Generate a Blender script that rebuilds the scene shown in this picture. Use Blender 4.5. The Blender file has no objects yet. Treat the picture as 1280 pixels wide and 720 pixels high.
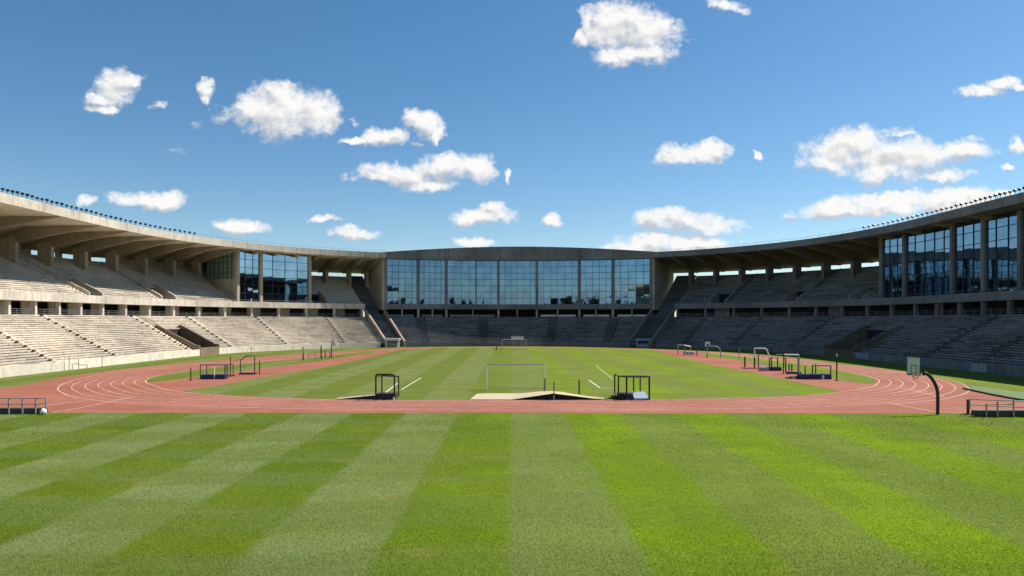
import bpy, math, random
from mathutils import Vector, Matrix
from mathutils.geometry import tessellate_polygon
random.seed(7)
R = math.radians
SC = bpy.context.scene
COL = SC.collection

# ------------------------------------------------------------------ camera, sky, sun, exposure
EYE, FPX, HZN, CX = 7.0, 900.0, 400.0, 640.0
cam_d = bpy.data.cameras.new('camera'); cam = bpy.data.objects.new('camera', cam_d); COL.objects.link(cam)
cam.location = (0, 0, EYE); cam.rotation_euler = (R(90), 0, 0)
cam_d.sensor_width = 36.0; cam_d.lens = FPX/1280*36.0; cam_d.shift_y = 40/1280
cam_d.clip_start = 0.1; cam_d.clip_end = 12000
SC.camera = cam
SUN_EL, SUN_AZ = 49.0, 64.0            # azimuth clockwise from +Y
SUN_STRENGTH, SKY_STRENGTH = 5.0, 0.083
EXPOSURE = 0.55
SC.view_settings.view_transform = 'Standard'; SC.view_settings.look = 'None'
SC.view_settings.exposure = EXPOSURE; SC.view_settings.gamma = 1.0; SC.view_settings.use_curve_mapping = False
sd = Vector((math.cos(R(SUN_EL))*math.sin(R(SUN_AZ)), math.cos(R(SUN_EL))*math.cos(R(SUN_AZ)), math.sin(R(SUN_EL))))
sun_d = bpy.data.lights.new('sun', 'SUN'); sun_d.energy = SUN_STRENGTH; sun_d.angle = R(0.53); sun_d.color = (1.0, 0.945, 0.86)
sun = bpy.data.objects.new('sun', sun_d); COL.objects.link(sun); sun.location = sd*300
sun.rotation_euler = sd.to_track_quat('Z', 'Y').to_euler()

# clouds: (px, py, half width, half height) puffs measured on the picture, kept as sky directions (x/y, z/y)
PUFFS = [
 (143,106,34,26),(124,124,22,12),(128,138,24,8),(165,98,18,10),
 (260,113,12,15),(258,126,9,8),
 (352,138,60,34),(322,138,34,22),(392,140,32,28),(350,118,40,20),
 (481,170,32,14),(440,174,18,5),(516,146,18,15),(535,155,20,18),(546,164,10,14),
 (500,216,58,14),(570,206,54,18),(595,208,28,18),(534,228,42,11),(475,224,34,9),
 (634,217,5,9),
 (184,249,46,12),(165,250,36,12),(205,252,26,11),(108,249,20,6),
 (304,285,38,11),(290,287,24,9),(404,273,22,5),(444,291,34,9),(436,288,22,9),
 (604,271,42,12),(614,262,18,12),(590,303,27,8),(576,305,14,6),(690,274,17,9),
 (780,25,52,32),(812,42,40,24),(755,42,36,24),(733,28,14,26),(722,46,10,16),(800,64,46,13),(765,68,26,14),
 (868,194,50,14),(850,200,36,10),(888,188,30,13),
 (850,275,62,14),(826,278,40,15),(884,280,40,13),(838,270,40,10),
 (845,305,84,13),(800,312,50,10),(880,302,44,11),(820,300,40,10),
 (1070,196,72,28),(1075,178,36,24),(1150,192,84,20),(1200,190,48,11),(1100,216,54,16),(1180,218,38,8),
 (1030,206,34,13),
 (1060,262,62,14),(1110,254,60,17),(1180,250,66,20),(1080,252,40,13),(1210,246,44,15),(1225,262,60,14),
 (902,9,24,9),(1226,116,32,8),(1252,106,26,9),(1276,112,14,6),(1275,182,12,12),
 (1262,210,8,5),(941,196,7,4),(1255,238,14,5),(1130,170,16,5),
]
WISPS = [(285,146,20,12),(245,156,10,7),(220,187,20,5),(438,152,7,5),(524,181,10,5),(432,222,7,6),(196,128,10,8),(700,275,8,5),
 (750,48,14,20),(830,50,34,12),(820,74,30,10),(745,72,18,10),(926,12,20,8),(1010,205,22,14),(1120,166,30,8),(1200,215,30,10),
 (990,268,14,7),(470,212,30,6),(1215,172,14,6),(930,281,10,6),(1150,210,70,14)]

def new_nodes(tree):
    for n in list(tree.nodes): tree.nodes.remove(n)
class NT:
    def __init__(s, tree): s.t = tree; s.n = tree.nodes; s.l = tree.links
    def set(s, sock, v):
        if v is None: return
        if isinstance(v, bpy.types.NodeSocket): s.l.new(v, sock)
        else: sock.default_value = v
    def node(s, typ, **kw):
        n = s.n.new(typ)
        for k, v in kw.items(): setattr(n, k, v)
        return n
    def math(s, op, a, b=None, c=None, clamp=False):
        n = s.node('ShaderNodeMath', operation=op); n.use_clamp = clamp
        s.set(n.inputs[0], a); s.set(n.inputs[1], b); s.set(n.inputs[2], c); return n.outputs[0]
    def vmath(s, op, a, b=None, out=0):
        n = s.node('ShaderNodeVectorMath', operation=op); s.set(n.inputs[0], a)
        if op == 'SCALE': s.set(n.inputs['Scale'], b)
        else: s.set(n.inputs[1], b)
        return n.outputs[out]
    def noise(s, vec, scale, detail=4, rough=0.55, out='Fac', dist=0.0, dim='3D'):
        n = s.node('ShaderNodeTexNoise'); n.noise_dimensions = dim
        s.set(n.inputs['Vector'], vec); n.inputs['Scale'].default_value = scale
        n.inputs['Detail'].default_value = detail; n.inputs['Roughness'].default_value = rough; n.inputs['Distortion'].default_value = dist
        return n.outputs[out]
    def ramp(s, fac, stops, interp='LINEAR'):
        n = s.node('ShaderNodeValToRGB'); s.set(n.inputs[0], fac); cr = n.color_ramp; cr.interpolation = interp
        while len(cr.elements) < len(stops): cr.elements.new(0.5)
        for e, (p, c) in zip(cr.elements, stops):
            e.position = p; e.color = (c, c, c, 1) if isinstance(c, (int, float)) else (*c, 1)
        return n.outputs[0]
    def mix(s, fac, a, b, mode='MIX'):
        n = s.node('ShaderNodeMix', data_type='RGBA', blend_type=mode); n.clamp_factor = True
        s.set(n.inputs[0], fac)
        for i, v in ((6, a), (7, b)):
            if isinstance(v, tuple): v = (*v, 1) if len(v) == 3 else v
            s.set(n.inputs[i], v)
        return n.outputs[2]
    def maprange(s, v, a, b, c=0.0, d=1.0, smooth=True):
        n = s.node('ShaderNodeMapRange'); n.interpolation_type = 'SMOOTHSTEP' if smooth else 'LINEAR'
        s.set(n.inputs[0], v)
        for i, x in zip((1, 2, 3, 4), (a, b, c, d)): n.inputs[i].default_value = x
        return n.outputs[0]
    def mapping(s, vec, scale):
        n = s.node('ShaderNodeMapping'); s.set(n.inputs[0], vec); n.inputs['Scale'].default_value = scale; return n.outputs[0]
    def combine(s, x, y, z):
        n = s.node('ShaderNodeCombineXYZ')
        for i, v in enumerate((x, y, z)): s.set(n.inputs[i], v)
        return n.outputs[0]
    def sep(s, v):
        n = s.node('ShaderNodeSeparateXYZ'); s.set(n.inputs[0], v); return n.outputs

def puff_group(name, puffs):
    g = bpy.data.node_groups.new(name, 'ShaderNodeTree')
    g.interface.new_socket('P', in_out='INPUT', socket_type='NodeSocketVector')
    g.interface.new_socket('E', in_out='OUTPUT', socket_type='NodeSocketFloat')
    t = NT(g); i = t.node('NodeGroupInput'); o = t.node('NodeGroupOutput'); e = None
    for (x, y, a, b) in puffs:
        u, w = (x-CX)/FPX, (HZN-y)/FPX
        q = t.vmath('MULTIPLY', t.vmath('SUBTRACT', i.outputs[0], (u, w, 0)), (FPX/a, FPX/b, 0))
        k = t.math('SUBTRACT', 1.0, t.vmath('DOT_PRODUCT', q, q, 1))
        e = k if e is None else t.math('SMOOTH_MAX', e, k, 0.25)
    t.l.new(e, o.inputs[0]); return g

world = bpy.data.worlds.new('World'); SC.world = world; world.use_nodes = True
w = NT(world.node_tree); new_nodes(world.node_tree)
sky = w.node('ShaderNodeTexSky'); sky.sky_type = 'NISHITA'; sky.sun_disc = False
sky.sun_elevation = R(SUN_EL); sky.sun_rotation = R(SUN_AZ); sky.altitude = 900; sky.air_density = 1.0; sky.dust_density = 0.5; sky.ozone_density = 1.3
D = w.node('ShaderNodeTexCoord').outputs['Generated']
dx, dy, dz = w.sep(D)
ay = w.math('MAXIMUM', w.math('ABSOLUTE', dy), 0.04)
u = w.math('DIVIDE', dx, ay); v = w.math('DIVIDE', dz, ay)
P = w.combine(u, v, 0.0)
n1 = w.vmath('SUBTRACT', w.noise(P, 16, 4, 0.6, 'Color'), (0.5, 0.5, 0.5))
n2 = w.vmath('SUBTRACT', w.noise(P, 70, 4, 0.62, 'Color'), (0.5, 0.5, 0.5))
Pw = w.vmath('ADD', P, w.vmath('ADD', w.vmath('MULTIPLY', n1, (0.060, 0.034, 0)), w.vmath('MULTIPLY', n2, (0.011, 0.010, 0))))
gp = puff_group('cloud_puffs', PUFFS); gw = puff_group('cloud_wisps', WISPS)
def grp(g, p):
    n = w.node('ShaderNodeGroup'); n.node_tree = g; w.set(n.inputs[0], p); return n.outputs[0]
E1 = grp(gp, Pw); E2 = grp(gp, w.vmath('ADD', Pw, (0.006, 0.011, 0))); EW = grp(gw, Pw)
fb = w.noise(P, 26, 9, 0.64)
fb2 = w.noise(w.vmath('ADD', P, (0.005, 0.009, 0)), 30, 3, 0.5)
fb1 = w.noise(P, 30, 3, 0.5)
fe = w.noise(P, 120, 5, 0.6)
d1 = w.math('ADD', w.math('ADD', E1, w.math('MULTIPLY', w.math('SUBTRACT', fb, 0.5), 2.6)), w.math('MULTIPLY', w.math('SUBTRACT', fe, 0.5), 1.1))
a1 = w.maprange(d1, -0.28, 0.95)
wisp_n = w.noise(w.mapping(P, (1, 1.6, 1)), 60, 8, 0.7)
aw = w.math('MULTIPLY', w.maprange(w.math('ADD', EW, w.math('MULTIPLY', w.math('SUBTRACT', wisp_n, 0.53), 5.0)), -0.1, 1.5), 0.85)
alpha = w.math('MAXIMUM', a1, aw)
# a low bank of cloud on the horizon behind the camera
bn = w.noise(w.mapping(D, (1, 1, 4.0)), 6, 6, 0.6)
bank = w.maprange(w.math('ADD', w.math('SUBTRACT', 0.046, dz), w.math('MULTIPLY', w.math('SUBTRACT', bn, 0.5), 0.09)), 0.0, 0.03)
bank = w.math('MULTIPLY', bank, w.maprange(dy, -0.15, -0.4))
alpha = w.math('MAXIMUM', alpha, w.math('MULTIPLY', bank, 0.85))
lit = w.math('ADD', w.math('MULTIPLY', w.math('SUBTRACT', E1, E2), 0.62), w.math('MULTIPLY', w.math('SUBTRACT', fb1, fb2), 1.5))
thick = w.maprange(d1, 0.2, 1.3)
sh = w.maprange(w.math('SUBTRACT', lit, w.math('MULTIPLY', thick, 0.10)), -0.47, 0.14)
CLOUD = 0.93/(SKY_STRENGTH*2**EXPOSURE)
ccol = w.mix(sh, (0.60*CLOUD, 0.63*CLOUD, 0.68*CLOUD), (1.05*CLOUD, 1.04*CLOUD, 1.02*CLOUD))
hsv = w.node('ShaderNodeHueSaturation'); hsv.inputs['Saturation'].default_value = 1.27; hsv.inputs['Hue'].default_value = 0.495; hsv.inputs['Value'].default_value = 1.0
w.set(hsv.inputs['Color'], sky.outputs[0])
bg = w.node('ShaderNodeBackground'); bg.inputs['Strength'].default_value = SKY_STRENGTH
w.set(bg.inputs['Color'], w.mix(alpha, hsv.outputs[0], ccol))
wo = w.node('ShaderNodeOutputWorld'); w.l.new(bg.outputs[0], wo.inputs[0])

# ------------------------------------------------------------------ helpers
def tag(o, label=None, cat=None, group=None, kind=None):
    if label: o['label'] = label
    if cat: o['category'] = cat
    if group: o['group'] = group
    if kind: o['kind'] = kind
    return o
def empty(name, loc=(0, 0, 0), rz=0.0):
    o = bpy.data.objects.new(name, None); COL.objects.link(o); o.location = loc; o.rotation_euler = (0, 0, rz); o.empty_display_size = 0.3
    return o
class MB:
    def __init__(s): s.v = []; s.f = []; s.m = []
    def add(s, vs, fs, m=0):
        b = len(s.v); s.v += [tuple(x) for x in vs]
        for f in fs: s.f.append(tuple(b+i for i in f)); s.m.append(m)
    def hexa(s, c, m=0):        # 8 corners: bottom ring then top ring
        s.add(c, [(3, 2, 1, 0), (4, 5, 6, 7), (0, 1, 5, 4), (1, 2, 6, 5), (2, 3, 7, 6), (3, 0, 4, 7)], m)
    def box(s, x0, x1, y0, y1, z0, z1, m=0):
        s.hexa([(x0, y0, z0), (x1, y0, z0), (x1, y1, z0), (x0, y1, z0), (x0, y0, z1), (x1, y0, z1), (x1, y1, z1), (x0, y1, z1)], m)
    def tube(s, pts, r, n=8, m=0, caps=True):
        pts = [Vector(p) for p in pts]; b = len(s.v); k = len(pts)
        up = None
        for i, p in enumerate(pts):
            t = (pts[min(i+1, k-1)]-pts[max(i-1, 0)]).normalized()
            if up is None: up = Vector((0, 0, 1)) if abs(t.z) < 0.9 else Vector((0, 1, 0))
            x = t.cross(up).normalized(); y = x.cross(t).normalized(); up = y
            rr = r[i] if isinstance(r, (list, tuple)) else r
            for j in range(n):
                a = 2*math.pi*(j+0.5)/n
                s.v.append(tuple(p + x*math.cos(a)*rr + y*math.sin(a)*rr))
        for i in range(k-1):
            for j in range(n):
                j2 = (j+1) % n
                s.f.append((b+i*n+j, b+i*n+j2, b+(i+1)*n+j2, b+(i+1)*n+j)); s.m.append(m)
        if caps:
            s.f.append(tuple(b+j for j in reversed(range(n)))); s.m.append(m)
            s.f.append(tuple(b+(k-1)*n+j for j in range(n))); s.m.append(m)
    def ball(s, c, r, nu=16, nv=10, sz=1.0, m=0):
        b = len(s.v); c = Vector(c)
        for i in range(nv+1):
            th = math.pi*i/nv
            for j in range(nu):
                a = 2*math.pi*j/nu
                s.v.append((c.x+r*math.sin(th)*math.cos(a), c.y+r*math.sin(th)*math.sin(a), c.z+r*sz*math.cos(th)))
        for i in range(nv):
            for j in range(nu):
                j2 = (j+1) % nu
                s.f.append((b+i*nu+j, b+(i+1)*nu+j, b+(i+1)*nu+j2, b+i*nu+j2)); s.m.append(m)
    def poly(s, pts, z, m=0):
        tri = tessellate_polygon([[Vector((p[0], p[1], 0)) for p in pts]])
        vs = [(p[0], p[1], z) for p in pts]; fs = []
        for t in tri:
            a, b, c = (Vector(pts[i][:2]) for i in t)
            cr = (b-a).x*(c-a).y-(b-a).y*(c-a).x
            fs.append(t if cr > 0 else (t[0], t[2], t[1]))
        s.add(vs, fs, m)
    def build(s, name, mats, parent=None, smooth=False):
        me = bpy.data.meshes.new(name); me.from_pydata(s.v, [], s.f); me.validate()
        for m in (mats if isinstance(mats, (list, tuple)) else [mats]): me.materials.append(m)
        if len(me.polygons) == len(s.m): me.polygons.foreach_set('material_index', s.m)
        if smooth: me.polygons.foreach_set('use_smooth', [True]*len(me.polygons))
        me.update()
        o = bpy.data.objects.new(name, me); COL.objects.link(o)
        if parent is not None: o.parent = parent
        return o

def G(px, py):
    d = EYE*FPX/(py-HZN); return ((px-CX)/FPX*d, d)
def at_depth(px, d): return (px-CX)/FPX*d

# ------------------------------------------------------------------ materials
def mat(name):
    m = bpy.data.materials.new(name); m.use_nodes = True; new_nodes(m.node_tree); t = NT(m.node_tree)
    p = t.node('ShaderNodeBsdfPrincipled'); o = t.node('ShaderNodeOutputMaterial'); t.l.new(p.outputs[0], o.inputs[0])
    return m, t, p
def bump(t, p, h, strength, dist=0.02):
    b = t.node('ShaderNodeBump'); b.inputs['Strength'].default_value = strength; b.inputs['Distance'].default_value = dist
    t.set(b.inputs['Height'], h); t.l.new(b.outputs[0], p.inputs['Normal'])
def obj_co(t): return t.node('ShaderNodeNewGeometry').outputs['Position']
def concrete(name, base, var=0.25, streak=0.35, rough=0.85, rowlines=False, panel=0.0):
    m, t, p = mat(name); c = obj_co(t)
    big = t.noise(c, 0.09, 5, 0.6); mid = t.noise(c, 0.9, 6, 0.65); fine = t.noise(c, 7.0, 5, 0.7)
    st = t.noise(t.mapping(c, (1.1, 1.1, 0.09)), 1.0, 6, 0.65)
    lo = tuple(x*(1-var) for x in base); hi = tuple(min(0.85, x*(1+var*0.7)) for x in base)
    col = t.mix(t.maprange(big, 0.35, 0.65), lo, hi)
    col = t.mix(t.math('MULTIPLY', t.maprange(mid, 0.42, 0.72), 0.5), col, tuple(x*0.62 for x in base))
    col = t.mix(t.math('MULTIPLY', t.maprange(st, 0.48, 0.70), streak), col, tuple(x*f for x, f in zip(base, (0.30, 0.29, 0.29))))
    col = t.mix(t.math('MULTIPLY', t.maprange(fine, 0.55, 0.8), 0.45), col, tuple(x*0.5 for x in base))
    t.set(p.inputs['Base Color'], col); p.inputs['Roughness'].default_value = rough; p.inputs['Specular IOR Level'].default_value = 0.25
    bump(t, p, t.math('ADD', mid, t.math('MULTIPLY', fine, 0.5)), 0.5, 0.03)
    return m
def paint(name, base, rough=0.5, metallic=0.0, wear=0.3, spec=0.4):
    m, t, p = mat(name); c = t.node('ShaderNodeTexCoord').outputs['Object']
    f = t.noise(c, 3.5, 6, 0.65); g = t.noise(c, 24.0, 4, 0.6)
    col = t.mix(t.math('MULTIPLY', t.maprange(f, 0.4, 0.75), wear), base, tuple(x*0.5+0.02 for x in base))
    col = t.mix(t.math('MULTIPLY', t.maprange(g, 0.6, 0.8), wear*0.6), col, tuple(x*0.7+0.05 for x in base))
    t.set(p.inputs['Base Color'], col); p.inputs['Metallic'].default_value = metallic; p.inputs['Specular IOR Level'].default_value = spec
    t.set(p.inputs['Roughness'], t.maprange(f, 0.2, 0.8, max(0.05, rough-0.12), min(1, rough+0.15)))
    return m
M = {}
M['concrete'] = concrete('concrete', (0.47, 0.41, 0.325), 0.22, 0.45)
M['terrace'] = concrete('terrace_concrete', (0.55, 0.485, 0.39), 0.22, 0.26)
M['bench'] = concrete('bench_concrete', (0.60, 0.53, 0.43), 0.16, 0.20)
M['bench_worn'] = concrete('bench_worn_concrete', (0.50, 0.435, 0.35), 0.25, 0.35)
M['fascia'] = concrete('fascia_concrete', (0.56, 0.50, 0.41), 0.18, 0.50)
M['wall_cream'] = concrete('cream_wall', (0.66, 0.60, 0.49), 0.14, 0.30)
M['hall'] = concrete('grey_hall_concrete', (0.225, 0.221, 0.219), 0.22, 0.40)  # concrete of the right and far stands, their shade put into the colour
M['soffit'] = concrete('soffit_concrete', (0.64, 0.56, 0.44), 0.18, 0.20)
M['brown'] = concrete('brown_stained_concrete', (0.20, 0.145, 0.095), 0.3, 0.35)
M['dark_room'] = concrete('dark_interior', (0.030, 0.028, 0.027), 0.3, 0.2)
M['seat_dark'] = concrete('grey_weathered_concrete', (0.118, 0.116, 0.116), 0.3, 0.35)  # dark copy of the terrace concrete, standing in for shade
M['bench_grey'] = concrete('grey_bench_concrete', (0.29, 0.283, 0.28), 0.25, 0.35)  # bench concrete darkened for the stands in shade
M['bench_grey_worn'] = concrete('grey_bench_worn', (0.19, 0.186, 0.184), 0.3, 0.4)  # worn benches, likewise darkened for shade
M['beam'] = concrete('beam_concrete', (0.33, 0.275, 0.205), 0.18, 0.25)
M['navy'] = paint('navy_paint', (0.014, 0.024, 0.085), 0.5)
M['blue_steel'] = paint('dark_blue_steel', (0.030, 0.045, 0.080), 0.45)
M['black'] = paint('black_steel', (0.014, 0.014, 0.015), 0.42)
M['dark_rubber'] = paint('dark_rubber', (0.022, 0.022, 0.024), 0.8)
M['white'] = paint('white_paint', (0.78, 0.77, 0.74), 0.5, wear=0.18)
M['galv'] = paint('galvanised_steel', (0.42, 0.43, 0.43), 0.4, 0.6)
M['grey_paint'] = paint('grey_paint', (0.27, 0.29, 0.30), 0.55)
M['lightblue'] = paint('pale_blue_panel', (0.30, 0.36, 0.42), 0.5)
M['red'] = paint('red_paint', (0.42, 0.035, 0.03), 0.5)
M['green'] = paint('green_paint', (0.02, 0.20, 0.07), 0.5)
M['tarp'] = paint('sand_tarp', (0.50, 0.41, 0.27), 0.85, wear=0.22, spec=0.15)
M['olive'] = paint('olive_board', (0.045, 0.055, 0.040), 0.7)
M['glassboard'] = paint('pale_green_board', (0.62, 0.65, 0.60), 0.35, wear=0.25)
M['cover'] = paint('pale_green_cover', (0.15, 0.21, 0.085), 0.9, wear=0.5, spec=0.1)

def glass_mat(name, base, rough=0.02):
    m, t, p = mat(name); c = obj_co(t)
    f = t.noise(c, 0.35, 3, 0.5)
    t.set(p.inputs['Base Color'], t.mix(t.maprange(f, 0.35, 0.65), tuple(x*0.82 for x in base), base))
    p.inputs['Metallic'].default_value = 1.0; p.inputs['Roughness'].default_value = rough
    bump(t, p, t.noise(c, 0.8, 2, 0.5), 0.035, 0.05)
    return m
M['glass'] = glass_mat('reflective_blue_glass', (0.175, 0.29, 0.41))
m, t, p = mat('green_frosted_glass'); M['glass_side'] = glass_mat('reflective_side_glass', (0.30, 0.43, 0.55))
M['glass_green'] = m
t.set(p.inputs['Base Color'], t.mix(t.noise(obj_co(t), 0.6, 4, 0.6), (0.16, 0.23, 0.19), (0.30, 0.38, 0.32))); p.inputs['Roughness'].default_value = 0.12

# grass with mowing stripes 3.95 m wide and irregular cross bands
m, t, p = mat('mown_grass'); M['grass'] = m
c = obj_co(t)
cx_, cy_, cz_ = t.sep(c)
wob = t.noise(c, 0.45, 3, 0.6)
xs = t.math('ADD', cx_, t.math('MULTIPLY', t.math('SUBTRACT', wob, 0.5), 0.50))
SW = 3.95
tri = t.math('PINGPONG', t.math('ADD', xs, 0.07+SW*40.5), SW)
stripe = t.maprange(tri, SW/2-0.22, SW/2+0.22)
yw = t.math('ADD', cy_, t.math('MULTIPLY', t.math('SUBTRACT', t.noise(t.combine(t.math('MULTIPLY', cx_, 0.06), t.math('MULTIPLY', cy_, 0.13), 3.3), 1.0, 3, 0.6), 0.5), 9.0))
band = t.maprange(t.math('PINGPONG', yw, 2.9), 1.1, 1.8)
ib = t.math('FLOOR', t.math('DIVIDE', t.math('ADD', xs, 0.07+SW*40.5), SW))
lane = t.noise(t.combine(t.math('MULTIPLY', ib, 5.37), t.math('MULTIPLY', cy_, 0.11), 1.0), 1.0, 3, 0.6)
patch = t.noise(c, 0.12, 5, 0.6); worn = t.noise(t.mapping(c, (0.7, 1.3, 1)), 0.33, 6, 0.65)
clump = t.noise(c, 1.7, 6, 0.72); fine = t.noise(c, 9.0, 6, 0.8); hair = t.noise(t.mapping(c, (1.0, 0.5, 1.0)), 38.0, 4, 0.75)
bright = t.mix(t.maprange(patch, 0.35, 0.65), (0.104, 0.186, 0.005), (0.136, 0.234, 0.006))
pale = t.mix(t.maprange(patch, 0.35, 0.65), (0.102, 0.160, 0.024), (0.130, 0.188, 0.036))
g = t.mix(stripe, bright, pale)
g = t.mix(t.maprange(cx_, 13, -12, 0.0, 0.88), g, t.mix(stripe, t.mix(t.maprange(patch, 0.35, 0.65), (0.056, 0.092, 0.009), (0.078, 0.122, 0.012)), (0.120, 0.166, 0.074)))  # left side darker: turf sheen from sun and view put into colour
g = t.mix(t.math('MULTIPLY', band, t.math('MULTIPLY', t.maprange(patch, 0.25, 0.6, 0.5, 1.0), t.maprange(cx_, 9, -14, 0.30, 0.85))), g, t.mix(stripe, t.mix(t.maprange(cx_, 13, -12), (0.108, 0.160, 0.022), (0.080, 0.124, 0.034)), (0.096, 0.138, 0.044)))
g = t.mix(t.math('MULTIPLY', t.maprange(lane, 0.46, 0.62), 0.40), g, (0.085, 0.130, 0.014))
g = t.mix(t.math('MULTIPLY', t.maprange(worn, 0.54, 0.74), 0.42), g, (0.205, 0.190, 0.055))
g = t.mix(t.math('MULTIPLY', t.maprange(clump, 0.50, 0.74), 0.45), g, (0.060, 0.095, 0.012))
g = t.mix(t.math('MULTIPLY', t.maprange(fine, 0.47, 0.70), 0.62), g, (0.036, 0.060, 0.008))
g = t.mix(t.math('MULTIPLY', t.maprange(hair, 0.54, 0.74), 0.55), g, (0.185, 0.24, 0.055))
g = t.vmath('MULTIPLY', g, (1.46, 1.33, 1.10))
g = t.mix(t.maprange(cy_, 56, 62, 0.0, 1.0), g, t.vmath('MULTIPLY', t.mix(0.28, g, (0.165, 0.205, 0.040)), (0.88, 0.83, 0.92)))
t.set(p.inputs['Base Color'], g); p.inputs['Roughness'].default_value = 0.9; p.inputs['Specular IOR Level'].default_value = 0.05
bump(t, p, t.math('ADD', t.math('MULTIPLY', fine, 1.0), t.math('MULTIPLY', hair, 0.5)), 0.75, 0.04)

m, t, p = mat('rough_grass_ground'); M['ground'] = m
c = obj_co(t); a = t.noise(c, 0.05, 6, 0.6); b = t.noise(c, 3, 6, 0.7)
t.set(p.inputs['Base Color'], t.mix(t.maprange(b, 0.4, 0.7), t.mix(a, (0.10, 0.13, 0.03), (0.17, 0.15, 0.07)), (0.06, 0.085, 0.02)))
p.inputs['Roughness'].default_value = 0.95; bump(t, p, b, 0.6, 0.05)

m, t, p = mat('running_track_rubber'); M['track'] = m
c = obj_co(t); a = t.noise(c, 0.10, 5, 0.6); b = t.noise(c, 1.1, 6, 0.65); f = t.noise(c, 22, 4, 0.7)
st = t.noise(t.mapping(c, (0.05, 1.3, 1)), 1.0, 5, 0.6)
col = t.mix(t.maprange(a, 0.35, 0.65), (0.270, 0.092, 0.056), (0.325, 0.122, 0.080))
col = t.mix(t.math('MULTIPLY', t.maprange(b, 0.48, 0.72), 0.40), col, (0.36, 0.19, 0.14))
col = t.mix(t.math('MULTIPLY', t.maprange(st, 0.50, 0.70), 0.45), col, (0.205, 0.068, 0.048))
col = t.mix(t.math('MULTIPLY', t.maprange(f, 0.5, 0.75), 0.35), col, (0.17, 0.055, 0.04))
t.set(p.inputs['Base Color'], col); p.inputs['Roughness'].default_value = 0.85; p.inputs['Specular IOR Level'].default_value = 0.15; bump(t, p, f, 0.4, 0.01)

m, t, p = mat('worn_line_paint'); M['line'] = m
c = obj_co(t); b = t.noise(c, 1.4, 6, 0.7)
t.set(p.inputs['Base Color'], t.mix(t.maprange(b, 0.42, 0.66), (0.60, 0.49, 0.43), (0.36, 0.165, 0.12))); p.inputs['Roughness'].default_value = 0.8
m, t, p = mat('grass_line_paint'); M['gline'] = m
c = obj_co(t); b = t.noise(c, 3.0, 6, 0.7)
t.set(p.inputs['Base Color'], t.mix(t.maprange(b, 0.50, 0.75), (0.80, 0.80, 0.74), (0.30, 0.34, 0.16))); p.inputs['Roughness'].default_value = 0.9
m, t, p = mat('leaf'); M['leaf'] = m
c = obj_co(t); b = t.noise(c, 0.3, 4, 0.6)
t.set(p.inputs['Base Color'], t.mix(b, (0.020, 0.035, 0.010), (0.055, 0.075, 0.022))); p.inputs['Roughness'].default_value = 0.8

# ------------------------------------------------------------------ bowl plan: the line of the front wall, s = metres along it (0 at the far centre)
HW, Y0, YF, NE = 62.0, 128.0, 192.0, 2.3
pts = []
N = 400
for i in range(N+1):
    th = math.pi/2*(1-i/N)
    pts.append((HW*abs(math.cos(th))**(2/NE), Y0+(YF-Y0)*abs(math.sin(th))**(2/NE)))
pts += [(HW, Y0-2.0*k) for k in range(1, 90)]
cum = [0.0]
for a, b in zip(pts, pts[1:]): cum.append(cum[-1]+math.hypot(b[0]-a[0], b[1]-a[1]))
import bisect
def _xy(s):
    a = abs(s); i = max(1, min(len(cum)-1, bisect.bisect_left(cum, a)))
    f = (a-cum[i-1])/max(1e-9, cum[i]-cum[i-1])
    x = pts[i-1][0]+(pts[i][0]-pts[i-1][0])*f; y = pts[i-1][1]+(pts[i][1]-pts[i-1][1])*f
    return (x if s >= 0 else -x), y
def frame(s):
    x0, y0 = _xy(s-2.5); x1, y1 = _xy(s+2.5); l = math.hypot(x1-x0, y1-y0)
    tx, ty = (x1-x0)/l, (y1-y0)/l
    x, y = _xy(s)
    return (x, y), (tx, ty), (-ty, tx)         # point, tangent (towards +s), outward normal
def pt(s, o, z, ds=0.0):
    (x, y), (tx, ty), (nx, ny) = frame(s)
    return (x+nx*o+tx*ds, y+ny*o+ty*ds, z)
def s_at(px, o, side):
    lo, hi = 0.0, cum[-1]-60
    best = None
    for k in range(0, 700):
        s = side*(lo+(hi-lo)*k/700); q = pt(s, o, 0)
        if q[1] < 20: break
        e = abs(CX+FPX*q[0]/q[1]-px)
        if best is None or e < best[0]: best = (e, s)
    s0 = best[1]
    for k in range(-40, 41):
        s = s0+k*0.01; q = pt(s, o, 0); e = abs(CX+FPX*q[0]/q[1]-px)
        if e < best[0]: best = (e, s)
    return best[1]
S_END = None
for a, q in zip(cum, pts):
    if q[1] <= 30: S_END = a; break
HL, HR = s_at(481, 14.2, -1)-0.3, s_at(815, 14.2, 1)+0.3          # ends of the glass hall
SL, SR = s_at(456, 13.9, -1), s_at(843, 13.9, 1)                     # inner ends of the side stands

def srange(s0, s1, step=1.6):
    n = max(1, int(math.ceil(abs(s1-s0)/step))); return [s0+(s1-s0)*i/n for i in range(n+1)]
def sweep(mb, prof, s0, s1, m=0, closed=False, step=1.6, jit=0.0, caps=False):
    if s1 < s0: s0, s1 = s1, s0
    ss = srange(s0, s1, step); b = len(mb.v); k = len(prof)
    for s in ss:
        (x, y), (tx, ty), (nx, ny) = frame(s)
        for (o, z) in prof:
            jj = random.uniform(-jit, jit) if jit else 0.0
            mb.v.append((x+nx*(o+jj), y+ny*(o+jj), z+(random.uniform(-jit, jit)*0.6 if jit else 0)))
    for i in range(len(ss)-1):
        for j in range(k if closed else k-1):
            j2 = (j+1) % k
            mb.f.append((b+i*k+j, b+i*k+j2, b+(i+1)*k+j2, b+(i+1)*k+j)); mb.m.append(m)
    if caps or closed:
        mb.f.append(tuple(b+j for j in reversed(range(k)))); mb.m.append(m)
        e = b+(len(ss)-1)*k
        mb.f.append(tuple(e+j for j in range(k))); mb.m.append(m)
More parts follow.
